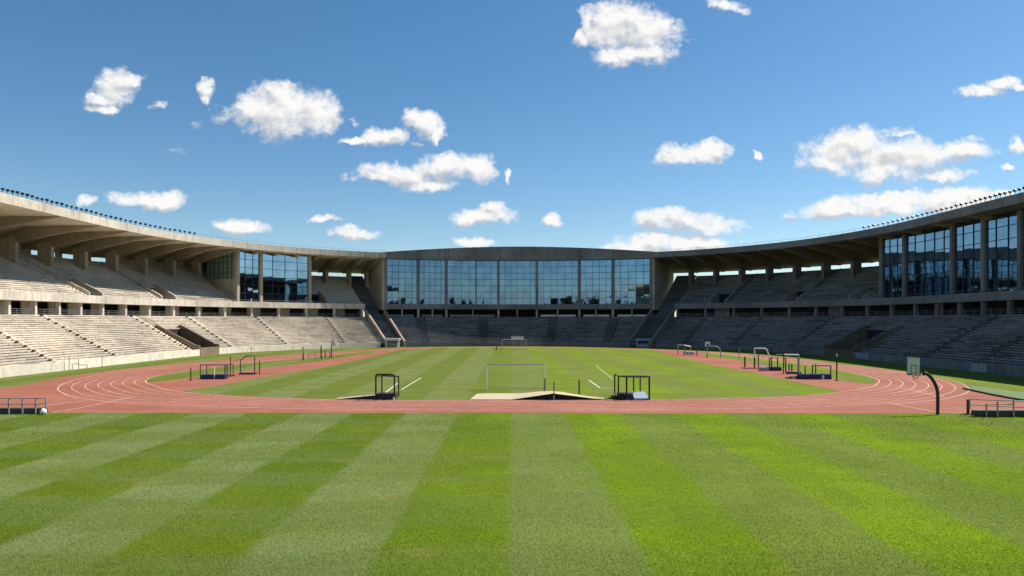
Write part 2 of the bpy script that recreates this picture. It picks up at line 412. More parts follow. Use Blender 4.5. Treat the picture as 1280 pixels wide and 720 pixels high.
def ring(mb, o0, o1, z0, z1, s0, s1, m=0, step=1.6):
    sweep(mb, [(o0, z0), (o0, z1), (o1, z1), (o1, z0)], s0, s1, m, closed=True, step=step)
def fin(mb, s, poly, th, m=0):
    k = len(poly); b = len(mb.v)
    for d in (-th/2, th/2):
        for (o, z) in poly: mb.v.append(pt(s, o, z, d))
    mb.f.append(tuple(b+j for j in range(k))); mb.m.append(m)
    mb.f.append(tuple(b+k+j for j in reversed(range(k)))); mb.m.append(m)
    for j in range(k):
        j2 = (j+1) % k
        mb.f.append((b+j, b+k+j, b+k+j2, b+j2)); mb.m.append(m)
def sblock(mb, s, o0, o1, d0, d1, z0, z1, m=0):
    mb.hexa([pt(s, o0, z0, d0), pt(s, o0, z0, d1), pt(s, o1, z0, d1), pt(s, o1, z0, d0),
             pt(s, o0, z1, d0), pt(s, o0, z1, d1), pt(s, o1, z1, d1), pt(s, o1, z1, d0)], m)

PALE = [M['terrace'], M['bench'], M['bench_worn']]; SHADED = [M['seat_dark'], M['bench_grey'], M['bench_grey_worn']]  # second set: the same concretes with shade painted in
# terrace numbers
L_N, L_O0, L_Z0, L_TR, L_RI = 22, 1.6, 0.95, 0.573, 0.3115           # lower tier rows
U_N, U_O0, U_Z0, U_TR, U_RI = 24, 16.0, 11.05, 0.728, 0.366         # upper tier rows
def z_low(o): return L_Z0+max(0, min(L_N, (o-L_O0)/L_TR))*L_RI
def z_up(o): return U_Z0+max(0, min(U_N, (o-U_O0)/U_TR))*U_RI
def rows(mb, n0, n1, O0, Z0, TR, RI, s0, s1, m=0, jit=0.012):
    """stepped base with a bench slab on every step; slabs are short, a little uneven and worn"""
    prof = []
    for k in range(n0, n1):
        o, z = O0+k*TR, Z0+k*RI
        prof += [(o, z), (o, z+RI), (o+TR*0.5, z+RI)]
    prof.append((O0+n1*TR, Z0+n1*RI))
    sweep(mb, prof, s0, s1, 0, step=1.6, jit=jit)
    for k in range(n0, n1):
        o, z = O0+k*TR, Z0+(k+1)*RI; s = s0
        while s < s1-0.2:
            e = min(s1, s+random.uniform(1.9, 3.6))
            if s1-e < 0.8: e = s1
            jo, jz, mm = random.gauss(0, 0.015), random.gauss(0, 0.009), random.choice((1, 1, 1, 1, 2))
            if random.random() > 0.006:
                a, b = s+0.03, e-0.03
                lo_, hi_ = o-0.11+jo, o+0.12+jo; zl, zh = z-0.15+jz, z+0.035+jz
                mb.hexa([pt(a, lo_, zl), pt(b, lo_, zl), pt(b, hi_, zl), pt(a, hi_, zl), pt(a, lo_, zh), pt(b, lo_, zh), pt(b, hi_, zh), pt(a, hi_, zh)], mm)
            s = e
def terrace(name, parent, n, O0, Z0, TR, RI, s0, s1, gaps, k_gap, mat_):
    """rows from s0 to s1; inside each gap the first k_gap rows are cut away for a passage"""
    if s0 > s1: s0, s1 = s1, s0
    mb = MB(); cur = s0
    for (a, b) in sorted(gaps):
        rows(mb, 0, n, O0, Z0, TR, RI, cur, a); rows(mb, k_gap, n, O0, Z0, TR, RI, a, b); cur = b
    rows(mb, 0, n, O0, Z0, TR, RI, cur, s1)
    return mb.build(name, mat_, parent)
def aisle(parent, s, n0, n1, O0, Z0, TR, RI, wd=1.15, studs=True, m='terrace'):
    mb = MB()
    for k in range(n0, n1-1):
        o, z = O0+k*TR, Z0+(k+1)*RI
        sblock(mb, s, o+TR*0.30, o+TR-0.03, -wd/2, wd/2, z+0.003, z+RI*0.5, 0); sblock(mb, s, o-0.24, o+0.2, -wd/2, wd/2, z-0.2, z+0.055, 0)
        if studs and k % 2 == 0:
            sblock(mb, s, o+0.05, o+0.45, -wd/2-0.32, -wd/2-0.02, z+0.003, z+0.42, 1)
    mb.build('aisle_stair', [M[m], M['brown']], parent)
def rail(parent, o, z, s0, s1, h, mat_, r=0.03, gap=2.0, bars=(1.0, 0.5), name='railing'):
    mb = MB(); ss = srange(min(s0, s1), max(s0, s1), gap)
    for s in ss: mb.tube([pt(s, o, z), pt(s, o, z+h)], r*1.25, 5)
    for f in bars: mb.tube([pt(s, o, z+h*f) for s in srange(ss[0], ss[-1], 1.6)], r, 5)
    return mb.build(name, mat_, parent)
def slope_rail(parent, s, o0, o1, zf, h, mat_, r=0.035, name='handrail'):
    mb = MB(); n = max(2, int((o1-o0)/1.6))
    q = [o0+(o1-o0)*i/n for i in range(n+1)]
    for o in q: mb.tube([pt(s, o, zf(o)-0.1), pt(s, o, zf(o)+h)], r, 5)
    for f in (1.0, 0.55): mb.tube([pt(s, o, zf(o)+h*f) for o in q], r, 5)
    mb.build(name, mat_, parent)
def glazing(parent, s0, s1, o, z0, z1, nc, nr, gm, name='window'):
    """one bay of curtain wall: slightly uneven panes, mullions as a sub-part"""
    if s0 > s1: s0, s1 = s1, s0
    mb = MB(); fr = MB()
    for i in range(nc):
        a, b = s0+(s1-s0)*i/nc, s0+(s1-s0)*(i+1)/nc
        for j in range(nr):
            za, zb = z0+(z1-z0)*j/nr, z0+(z1-z0)*(j+1)/nr
            e1, e2 = random.gauss(0, 0.0018), random.gauss(0, 0.0018)
            mb.add([pt(a, o-e1-e2, za), pt(b, o+e1-e2, za), pt(b, o+e1+e2, zb), pt(a, o-e1+e2, zb)], [(0, 1, 2, 3)])
    g = mb.build(name, gm, parent)
    wd = 0.035
    for i in range(nc+1):
        s = s0+(s1-s0)*i/nc; sblock(fr, s, o-0.12, o+0.05, -wd, wd, z0, z1)
    for j in range(nr+1):
        z = z0+(z1-z0)*j/nr; sweep(fr, [(o-0.10, z-0.05), (o-0.10, z+0.05), (o+0.05, z+0.05), (o+0.05, z-0.05)], s0, s1, 0, True, 2.5)
    fr.build('mullion', M['blue_steel'], g)
    return g
def radial_glazing(parent, s, o0, o1, zf, z1, nc, nr, gm):
    mb = MB(); fr = MB()
    zz = lambda o, j: zf(o)+(z1-zf(o))*j/nr
    zb0 = zf(o1)
    for i in range(nc):
        a, b = o0+(o1-o0)*i/nc, o0+(o1-o0)*(i+1)/nc
        for j in range(nr):
            za, zb = zb0+(z1-zb0)*j/nr, zb0+(z1-zb0)*(j+1)/nr
            e1, e2 = random.gauss(0, 0.003), random.gauss(0, 0.003)
            mb.add([pt(s, a, za, e1+e2), pt(s, b, za, -e1+e2), pt(s, b, zb, -e1-e2), pt(s, a, zb, e1-e2)], [(0, 1, 2, 3)])
    g = mb.build('window', gm, parent)
    for i in range(nc+1):
        o = o0+(o1-o0)*i/nc; sblock(fr, s, o-0.05, o+0.05, -0.12, 0.12, zb0, z1)
    for j in range(nr+1):
        z = zb0+(z1-zb0)*j/nr; sblock(fr, s, o0, o1, -0.10, 0.10, z-0.05, z+0.05)
    fr.build('mullion', M['blue_steel'], g)

# ------------------------------------------------------------------ ground sheets
mb = MB()
ringr = [0, 40, 120, 300, 900, 2500, 6000]
nseg = 48
mb.v.append((0, 90, -0.02))
for r_ in ringr[1:]:
    for j in range(nseg): mb.v.append((r_*math.cos(2*math.pi*j/nseg), 90+r_*math.sin(2*math.pi*j/nseg), -0.02))
for j in range(nseg): mb.f.append((0, 1+j, 1+(j+1) % nseg)); mb.m.append(0)
for k in range(len(ringr)-2):
    for j in range(nseg):
        a = 1+k*nseg; b = a+nseg; j2 = (j+1) % nseg
        mb.f.append((a+j, b+j, b+j2, a+j2)); mb.m.append(0)
tag(mb.build('ground', M['ground']), kind='structure')
mb = MB()
outline = [pt(s, 0.1, 0)[:2] for s in srange(-S_END-45, S_END+45, 3)]
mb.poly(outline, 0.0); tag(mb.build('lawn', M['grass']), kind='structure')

def smooth(pl, n=6, closed=False):
    out = []
    k = len(pl)
    for i in range(k-1):
        p0, p1, p2, p3 = pl[max(0, i-1)], pl[i], pl[i+1], pl[min(k-1, i+2)]
        for j in range(n):
            u_ = j/n
            out.append(tuple(0.5*(2*p1[c]+(p2[c]-p0[c])*u_+(2*p0[c]-5*p1[c]+4*p2[c]-p3[c])*u_**2+(3*p1[c]-p0[c]-3*p2[c]+p3[c])*u_**3) for c in (0, 1)))
    out.append(tuple(pl[-1])); return out
outer = smooth([(-62, 71.5), (-52.7, 74.1), (-54.9, 87.5), (-55.2, 103), (-52.4, 120), (-47.8, 137), (-41, 154), (-34.5, 169), (-24, 181), (-10, 187), (4, 188.3), (18, 186), (29, 179), (36.5, 169), (45, 154), (50.2, 140), (52.3, 116), (53.2, 98), (51.2, 86.3), (48.4, 76.8), (46.4, 72), (44.6, 64.5), (50, 61.5), (62, 60.5)])
track_poly = outer+[(62, 53.6), (30, 53.9), (0, 54.3), (-30, 54.4), (-62, 54.2)]
mb = MB(); mb.poly(track_poly, 0.004); tag(mb.build('running_track', M['track']), kind='structure')
infield = smooth([(-32.4, 70.8), (-31.3, 78), (-30.6, 87), (-27.6, 112), (-26.6, 140), (-26.4, 163), (-24, 174), (-15, 180.5), (0, 182), (16, 180.8), (27.5, 176), (32.5, 166), (31.6, 145), (31.2, 120), (31.8, 95), (32.2, 80), (32.2, 71)])
infield += smooth([(32.2, 70.6), (28, 67.3), (20, 64.6), (8, 63.2), (0, 63.0), (-10, 63.1), (-17, 63.9), (-24, 66), (-29.5, 68.6), (-32.3, 70.5)])
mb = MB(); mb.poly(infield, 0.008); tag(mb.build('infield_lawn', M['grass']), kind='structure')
segL = smooth([(-40.9, 80.8), (-43.4, 86), (-44.6, 93.3), (-44.2, 101.6), (-41.9, 118), (-36, 141), (-31, 163.6)])+smooth([(-29.2, 155), (-31.6, 131), (-36.4, 104), (-38.6, 90), (-40.0, 82.5)])
mb = MB(); mb.poly(segL, 0.008); tag(mb.build('grass_segment', M['grass']), kind='structure')
segR = smooth([(39.0, 78.6), (41.3, 81.6), (43.9, 88.7), (45.2, 99), (46.2, 116.7), (44.2, 135), (40.8, 156)])+smooth([(37.4, 138), (39.4, 124), (39.2, 105), (38.4, 86), (38.4, 80)])
mb = MB(); mb.poly(segR, 0.008); tag(mb.build('grass_segment', M['grass']), kind='structure')

def resample(pl, n):
    L = [0.0]
    for a, b in zip(pl, pl[1:]): L.append(L[-1]+math.hypot(b[0]-a[0], b[1]-a[1]))
    out = []
    for i in range(n+1):
        d = L[-1]*i/n; k = max(1, min(len(L)-1, bisect.bisect_left(L, d))); f = (d-L[k-1])/max(1e-9, L[k]-L[k-1])
        out.append(tuple(pl[k-1][c]+(pl[k][c]-pl[k-1][c])*f for c in (0, 1)))
    return out
def ribbon(mb, pl, wd, z, m=0):
    b = len(mb.v); k = len(pl)
    for i, p_ in enumerate(pl):
        a, c_ = pl[max(0, i-1)], pl[min(k-1, i+1)]; l = math.hypot(c_[0]-a[0], c_[1]-a[1]) or 1
        nx, ny = -(c_[1]-a[1])/l*wd/2, (c_[0]-a[0])/l*wd/2
        mb.v += [(p_[0]+nx, p_[1]+ny, z), (p_[0]-nx, p_[1]-ny, z)]
    for i in range(k-1):
        mb.f.append((b+2*i, b+2*i+1, b+2*i+3, b+2*i+2)); mb.m.append(m)
Lout = resample(smooth([(-41, 153), (-50.5, 120), (-53.4, 103), (-52.6, 91), (-50.2, 81.5), (-46.8, 74.2), (-43.2, 69.2), (-38.8, 64.6), (-31.5, 60.2), (-20.5, 57.4), (-8, 56.0), (0, 55.7)]), 90)
Lin = resample(smooth([(-32.5, 160), (-41.9, 120), (-44.4, 103), (-44.6, 92), (-43.4, 86), (-41.2, 81), (-37.5, 75.9), (-34.4, 72), (-29.6, 68.3), (-23, 65), (-12, 62.9), (0, 62.7)]), 90)
Rout = resample(smooth([(43, 153), (49.8, 125), (51.8, 103), (52.2, 90), (50.6, 82), (48.0, 76), (45.4, 71.4), (41.2, 66.5), (36.7, 62.8), (30, 59.6), (20.4, 57.3), (8, 56.0), (0, 55.7)]), 90)
Rin = resample(smooth([(41.5, 156), (45.2, 125), (46.0, 103), (44.2, 89), (42.6, 83.6), (40.8, 80.2), (37.4, 75), (32.4, 70.4), (27, 66.6), (19, 64.2), (8, 62.9), (0, 62.7)]), 90)
mb = MB()
for k in range(8):
    f = k/7
    for A, B in ((Lout, Lin), (Rout, Rin)):
        pl = [(a[0]*(1-f)+b[0]*f, a[1]*(1-f)+b[1]*f) for a, b in zip(A, B)]
        ribbon(mb, pl, 0.075 if k not in (0, 7) else 0.11, 0.0085)
for pl in ([G(50, 508), G(80, 504), G(108, 501.2)], [G(66, 515.6), G(95, 511), G(122, 505.5), G(150, 499.5), G(170, 495.5)], [G(1110, 503.5), G(1135, 508.5), G(1165, 514), G(1214, 517)], [G(1180, 496.5), G(1130, 486)], [G(1160, 490), G(1118, 484)]):
    ribbon(mb, pl, 0.13, 0.0125)
tag(mb.build('track_lane_lines', M['line']), kind='structure')
mb = MB()
for a, b in (((502, 487), (526, 472.5)), ((479, 493), (497, 479)), ((494, 487.3), (503, 487.3)), ((736, 475), (750, 485)), ((750, 485), (770, 485.4)), ((745, 457), (766, 474))):
    ribbon(mb, [G(*a), G(*b)], 0.05 if a[0] == 745 else 0.10, 0.0125)
tag(mb.build('pitch_lines', M['gline']), kind='structure')

# ------------------------------------------------------------------ grandstands
ROOF_F, ROOF_B = 12.0, 35.5
def roof_under(o): return 24.05 if o < 20 else (24.05-(o-20)*0.035 if o < 26 else 23.84-(o-26)*0.30)
def cut_passage(parent, a, b, O0, ZB, zf, depth, floor_z, front_o, name, gate=None):
    """the sunken passage inside a terrace: two parapet walls, floor, dark back opening"""
    for s in (a, b):
        mb = MB(); oe = O0+depth
        fin(mb, s, [(front_o, floor_z), (front_o, max(zf(front_o), floor_z)+1.05), (front_o+0.9, zf(front_o+0.9)+1.15), (oe, zf(oe)+1.05), (oe+1.0, zf(oe)+0.5), (oe+1.0, floor_z)], 0.34)
        mb.build('parapet_wall', M['concrete'] if gate is None else M['brown'], parent)  # lower passage walls: brown tone stands in for their shaded faces
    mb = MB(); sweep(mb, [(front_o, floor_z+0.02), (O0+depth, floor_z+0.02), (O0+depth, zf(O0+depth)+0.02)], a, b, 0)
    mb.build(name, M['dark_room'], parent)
    if gate:
        mb = MB(); ring(mb, -0.05, 0.25, 0.0, 1.55, a+0.1, b-0.1); mb.build('passage_gate', M['brown'], parent)

def grandstand(side, root, blades, box, slots, low_pass, up_pass, low_aisles, up_aisles, lit):
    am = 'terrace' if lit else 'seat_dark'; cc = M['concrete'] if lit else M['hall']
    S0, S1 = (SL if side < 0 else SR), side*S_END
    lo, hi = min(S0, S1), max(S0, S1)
    terr = PALE if lit else SHADED
    lp = [tuple(sorted((s_at(a, 0, side), s_at(b, 0, side)))) for a, b in low_pass]
    upp = [tuple(sorted((s_at(c_, 20, side)-1.7, s_at(c_, 20, side)+1.7))) for c_ in up_pass]
    terrace('lower_terrace', root, L_N, L_O0, L_Z0, L_TR, L_RI, lo-(2.2 if side > 0 else 0), hi+(2.2 if side < 0 else 0), lp, 13, terr)
    terrace('upper_terrace', root, U_N, U_O0, U_Z0, U_TR, U_RI, lo, hi, upp, 8, terr)
    # front wall with its walkway, broken at the passages
    mb = MB(); cur = lo
    wp = [(0, 0), (0, 1.22), (0.32, 1.22), (0.32, 0.95), (L_O0, 0.95)]
    for a, b in sorted(lp): sweep(mb, wp, cur, a, 0, caps=False); cur = b
    sweep(mb, wp, cur, hi, 0)
    ss = srange(lo, hi, 4.0)
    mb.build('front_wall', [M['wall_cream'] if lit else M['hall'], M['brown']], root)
    cur = lo
    for a, b in sorted(lp)+[(hi, hi)]:
        if a-cur > 3: rail(root, 0.16, 1.22, cur+0.3, a-0.3, 0.9, M['galv'], 0.015, 3.2, (1.0, 0.5))
        cur = b
    for a, b in lp: cut_passage(root, a, b, 0.0, 0, z_low, L_O0+13*L_TR, 0.03, 0.0, 'passage', gate=True)
    for a, b in upp:
        cut_passage(root, a, b, U_O0-0.9, 0, z_up, 8*U_TR+0.9, 11.06, U_O0+0.1, 'passage')
    for q in low_aisles: aisle(root, s_at(q, 6, side), 0, L_N, L_O0, L_Z0, L_TR, L_RI, m=am)
    for a, b in lp:
        slope_rail(root, a+0.4, 8.0, 13.6, z_low, 0.95, M['brown']); slope_rail(root, b, 0.6, 9.0, lambda o: z_low(o)+1.1, 0.5, M['galv'], 0.025)
    for q in up_aisles:
        s = s_at(q, 24, side); aisle(root, s, 0, U_N, U_O0, U_Z0, U_TR, U_RI, studs=False, m=am); slope_rail(root, s+0.75, 22.5, 32, z_up, 0.95, M['brown'])
    # concourse: floor, back wall, pillars, fascia beam
    CO = L_O0+L_N*L_TR
    zc = L_Z0+L_N*L_RI
    mb = MB(); ring(mb, CO, 21.0, zc-0.35, zc-0.004, lo, hi); mb.build('concourse_floor', cc, root)
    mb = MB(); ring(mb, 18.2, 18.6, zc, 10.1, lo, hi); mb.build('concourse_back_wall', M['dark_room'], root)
    mb = MB(); sweep(mb, [(13.7, 10.05), (13.7, 11.45), (14.05, 11.45), (14.05, 11.06), (U_O0, 11.06), (U_O0+8*U_TR+1, 11.05), (U_O0+8*U_TR+1, 10.05)], lo, hi, 0, closed=True); mb.build('fascia_beam', M['fascia'] if lit else M['hall'], root)
    mb = MB(); fin(mb, (hi-0.25) if side < 0 else (lo+0.25), [(14.96, zc), (14.96, 10.04), (33.0, 10.04), (33.0, zc)], 0.3); mb.build('end_wall', cc, root)  # wall added to keep sun out of the concourse end
    rail(root, 13.9, 11.45, lo+0.4, hi-0.4, 0.45, M['grey_paint'], 0.02, 2.4, (1.0,))
    rail(root, CO+0.35, zc, lo+0.4, hi-0.4, 0.95, M['galv'], 0.022, 2.2, (1.0, 0.66, 0.33))
    n = int((hi-lo)/6.1); first = None
    for i in range(n+1):
        s = lo+0.5+(hi-lo-1.0)*i/n
        mb = MB(); fin(mb, s, [(14.3, zc), (14.3, 10.06), (14.95, 10.06), (14.95, zc)], 0.55); mb.build('pillar', M['fascia'] if lit else M['hall'], root)
        if i < n:
            L_ = (hi-lo-1.0)/n
            if lit or i % 4 == 1:
                mb = MB(); a = s+0.4 if lit else s+1.0
                ring(mb, 16.9, 17.15, zc, 10.05, a+(0 if i % 3 else 0.8), a+L_*random.uniform(0.36, 0.52)); mb.build('kiosk_panel', cc, root)
    # blade columns and roof beams
    S_box = None
    for q in blades:
        s = s_at(q, 28.2, side)
        mb = MB(); fin(mb, s, [(27.6, z_up(27.6)-0.4), (27.6, 22.2), (30.4, 21.7), (30.4, z_up(30.4)-0.4)], 0.85); mb.build('blade_column', cc, root)
    # roof slab swept in one sheet, beams hanging below it
    mb = MB(); r_end = HL if side < 0 else HR
    prof = [(ROOF_F, 24.05), (ROOF_F-0.05, 25.5), (ROOF_F+0.5, 25.52), (ROOF_F+0.6, 25.2), (24, 25.0), (ROOF_B, 22.4), (ROOF_B, 21.05), (26, 23.84), (20, 24.05)]
    sweep(mb, prof, r_end, S1, 0, closed=True)
    roof = mb.build('roof', [M['fascia'] if lit else M['hall'], M['soffit']], root)
    for pgn in roof.data.polygons:
        if pgn.normal.z < -0.6: pgn.material_index = 1
    for q in blades:
        s = s_at(q, 28.2, side); mb = MB()
        top = lambda o: roof_under(o)+0.12
        fin(mb, s, [(ROOF_F+0.35, top(12)-0.02), (ROOF_F+0.35, 23.98), (20, 22.55), (27.6, 21.15), (31.6, 20.85), (34.6, 20.85), (34.6, 21.4), (26, 23.9), (20, 24.1)], 0.75)
        mb.build('roof_beam', M['beam'], roof)
    rail(root, ROOF_F+0.25, 25.5, r_end, S1, 0.55, M['blue_steel'], 0.022, 3.0, (1.0,), name='roof_railing')
    # back wall below the roof, open where the sky shows
    for a, b in slots:
        mb = MB(); ring(mb, 33.6, 33.9, 19.3, 21.75, s_at(a, 33.6, side), s_at(b, 33.6, side)); mb.build('back_wall', cc, root)
    mb = MB(); sweep(mb, [(33.55, 19.86), (34.8, 19.86), (34.8, 0)], lo, hi, 0); mb.build('outer_wall', M['concrete'], root)
    # glazed box on the upper tier
    bx = [s_at(q, 16.1, side) for q in box]
    for a, b in zip(bx, bx[1:]):
        nc = max(3, int(abs(b-a)/(2.1 if side < 0 else 2.5))); glazing(root, a, b, 16.2, 11.55, 23.98, nc, 6, M['glass_side'])
    for s in bx:
        mb = MB(); fin(mb, s, [(15.75, 11.06), (15.75, 23.9), (16.75, 23.9), (16.75, 11.06)], 0.75); mb.build('column', cc, root)
    mb = MB(); ring(mb, 15.9, 16.6, 11.06, 11.58, bx[0], bx[-1]); mb.build('window_sill', cc, root)
    return bx

stL = tag(empty('grandstand', (-62, 120, 0)), 'sunlit pale concrete two tier stand with curved cantilever roof left of the pitch', 'grandstand', 'curved concrete stands round the field')
stR = tag(empty('grandstand', (62, 120, 0)), 'shaded dark two tier stand under curved roof, right of the pitch', 'grandstand', 'curved concrete stands round the field')
def reparent(root):
    for c_ in root.children: c_.matrix_parent_inverse = root.matrix_world.inverted()
bpy.context.view_layer.update()
bxL = grandstand(-1, stL, [-45, 17, 62, 105, 144, 181, 216, 248, 282, 312, 342, 372, 408, 437, 459], [297, 326, 387], [(-60, 18), (25, 39), (51, 64), (70, 78), (95, 106), (110, 114), (134, 388)],
                 [(250, 274)], [95, 193, 292, 392], [-60, 30, 113, 211, 271, 347, 425], [58, 160, 262], True)
bxR = grandstand(1, stR, [863, 894, 926, 960, 994, 1030, 1067, 1104, 1140, 1180, 1225, 1275, 1330], [1102, 1131, 1191, 1230, 1276, 1335], [(1100, 1330)],
                 [(1030, 1065)], [905, 1000, 1088], [866, 930, 1010, 1190, 1262], [925, 1020, 1200], False)
mb = MB(); fin(mb, bxL[0], [(16.3, 11.0), (16.3, z_up(28)), (28.2, z_up(28)), (28.2, 11.0)], 0.3); mb.build('side_wall', M['concrete'], stL)
radial_glazing(stL, bxL[0]-0.0, 16.6, 28.0, z_up, 23.9, 7, 5, M['glass_green'])
mb = MB(); fin(mb, bxL[-1]+0.2, [(16.3, 11.0), (16.3, 24.0), (33.4, 21.4), (33.4, 19.0)], 0.3); mb.build('side_wall', M['concrete'], stL)
mb = MB(); fin(mb, bxR[0]-0.2, [(16.3, 11.0), (16.3, 24.0), (33.4, 21.4), (33.4, 19.0)], 0.3); mb.build('side_wall', M['concrete'], stR)

# ------------------------------------------------------------------ the glazed hall at the far end
hall = tag(empty('grandstand', (0, 200, 0)), 'far end stand with tall blue glass hall under a low arched concrete roof', 'grandstand', 'curved concrete stands round the field')
bpy.context.view_layer.update()
terrace('lower_terrace', hall, L_N, L_O0, L_Z0, L_TR, L_RI, HL, HR, [], 0, SHADED)
mb = MB(); sweep(mb, [(0, 0), (0, 1.22), (0.32, 1.22), (0.32, 0.95), (L_O0, 0.95)], HL, HR); mb.build('front_wall', M['hall'], hall)
rail(hall, 0.16, 1.22, HL+0.3, HR-0.3, 0.95, M['galv'], 0.02, 2.4, (1.0, 0.5))
CO = L_O0+L_N*L_TR; zc = L_Z0+L_N*L_RI
for q in (529, 605, 690, 764):
    s = s_at(q, 7, -1 if q < 640 else 1); aisle(hall, s, 0, L_N, L_O0, L_Z0, L_TR, L_RI, 1.6, studs=False, m='seat_dark')
    slope_rail(hall, s+1.0, 2, 13.5, z_low, 0.9, M['black']); slope_rail(hall, s-1.0, 2, 13.5, z_low, 0.9, M['black'])
mb = MB(); ring(mb, CO, 21, zc-0.35, zc-0.004, HL, HR); mb.build('concourse_floor', M['concrete'], hall)
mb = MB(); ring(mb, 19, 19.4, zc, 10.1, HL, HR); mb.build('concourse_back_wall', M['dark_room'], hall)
mb = MB(); ring(mb, 13.7, 21, 10.05, 11.45, HL, HR); mb.build('fascia_beam', M['hall'], hall)
fc = [482, 523, 558, 623, 671, 724, 766, 814]
fs = [s_at(q, 14.2, -1 if q < 640 else 1) for q in fc]
for s in fs:
    mb = MB(); fin(mb, s, [(13.75, 11.45), (13.75, 24.0), (14.8, 24.0), (14.8, 11.45)], 0.75); mb.build('column', M['hall'], hall)
    mb = MB(); fin(mb, s, [(14.2, zc), (14.2, 10.06), (14.9, 10.06), (14.9, zc)], 0.6); mb.build('pillar', M['concrete'], hall)
for s in [(a+b)/2 for a, b in zip(fs, fs[1:])]:
    mb = MB(); fin(mb, s, [(14.2, zc), (14.2, 10.06), (14.6, 10.06), (14.6, zc)], 0.35); mb.build('pillar', M['concrete'], hall)
for i, (a, b) in enumerate(zip(fs, fs[1:])):
    nc = max(5, round((b-a)/1.75)); glazing(hall, a, b, 14.4, 11.45, 24.0, nc, 7, M['glass'])
    if i != 3:
        mb = MB(); ring(mb, 15.2, 15.3, zc+0.15, zc+0.72, a+0.9, b-0.9); mb.build('parapet_panel', M['grey_paint'] if i < 3 else M['white'], hall)
mb = MB(); s = s_at(595, 14.2, -1); fin(mb, s, [(14.1, 11.45), (14.1, 24), (14.5, 24), (14.5, 11.45)], 0.3); mb.build('column', M['hall'], hall)
# arched roof
mb = MB(); ss = srange(HL-1.2, HR+1.2, 1.0); b0 = len(mb.v)
zt = lambda s: 25.56+2.35*max(0.0, 1-(abs(s-(HL+HR)/2)/((HR-HL)/2+1.2))**2.0)
prof_n = 6
for s in ss:
    for (o, z) in ((12.9, 24.0), (12.85, zt(s)), (15, zt(s)+0.02), (34.5, zt(s)-0.6), (34.5, 23.6), (16, 24.0)): mb.v.append(pt(s, o, z))
for i in range(len(ss)-1):
    for j in range(prof_n):
        j2 = (j+1) % prof_n; mb.f.append((i*prof_n+j, i*prof_n+j2, (i+1)*prof_n+j2, (i+1)*prof_n+j)); mb.m.append(0)
mb.f.append(tuple(reversed(range(prof_n)))); mb.m.append(0); mb.f.append(tuple((len(ss)-1)*prof_n+j for j in range(prof_n))); mb.m.append(0)
roof = mb.build('arched_roof', M['hall'], hall)
for s in fs[1:-1]:
    mb = MB(); fin(mb, s, [(12.5, 24.02), (12.5, zt(s)-0.12), (12.95, zt(s)-0.12), (12.95, 24.02)], 0.55); mb.build('rib', M['hall'], roof)
for sg in (-1, 1):
    mb = MB(); fin(mb, HL-0.1 if sg < 0 else HR+0.1, [(13.8, 9.8), (13.8, 24.03), (34.2, 23.2), (34.2, 9.8)], 0.6); mb.build('side_wall', M['concrete'], hall)
mb = MB(); ring(mb, 33.5, 34.2, 0, 23.5, HL, HR); mb.build('back_wall', M['hall'], hall)
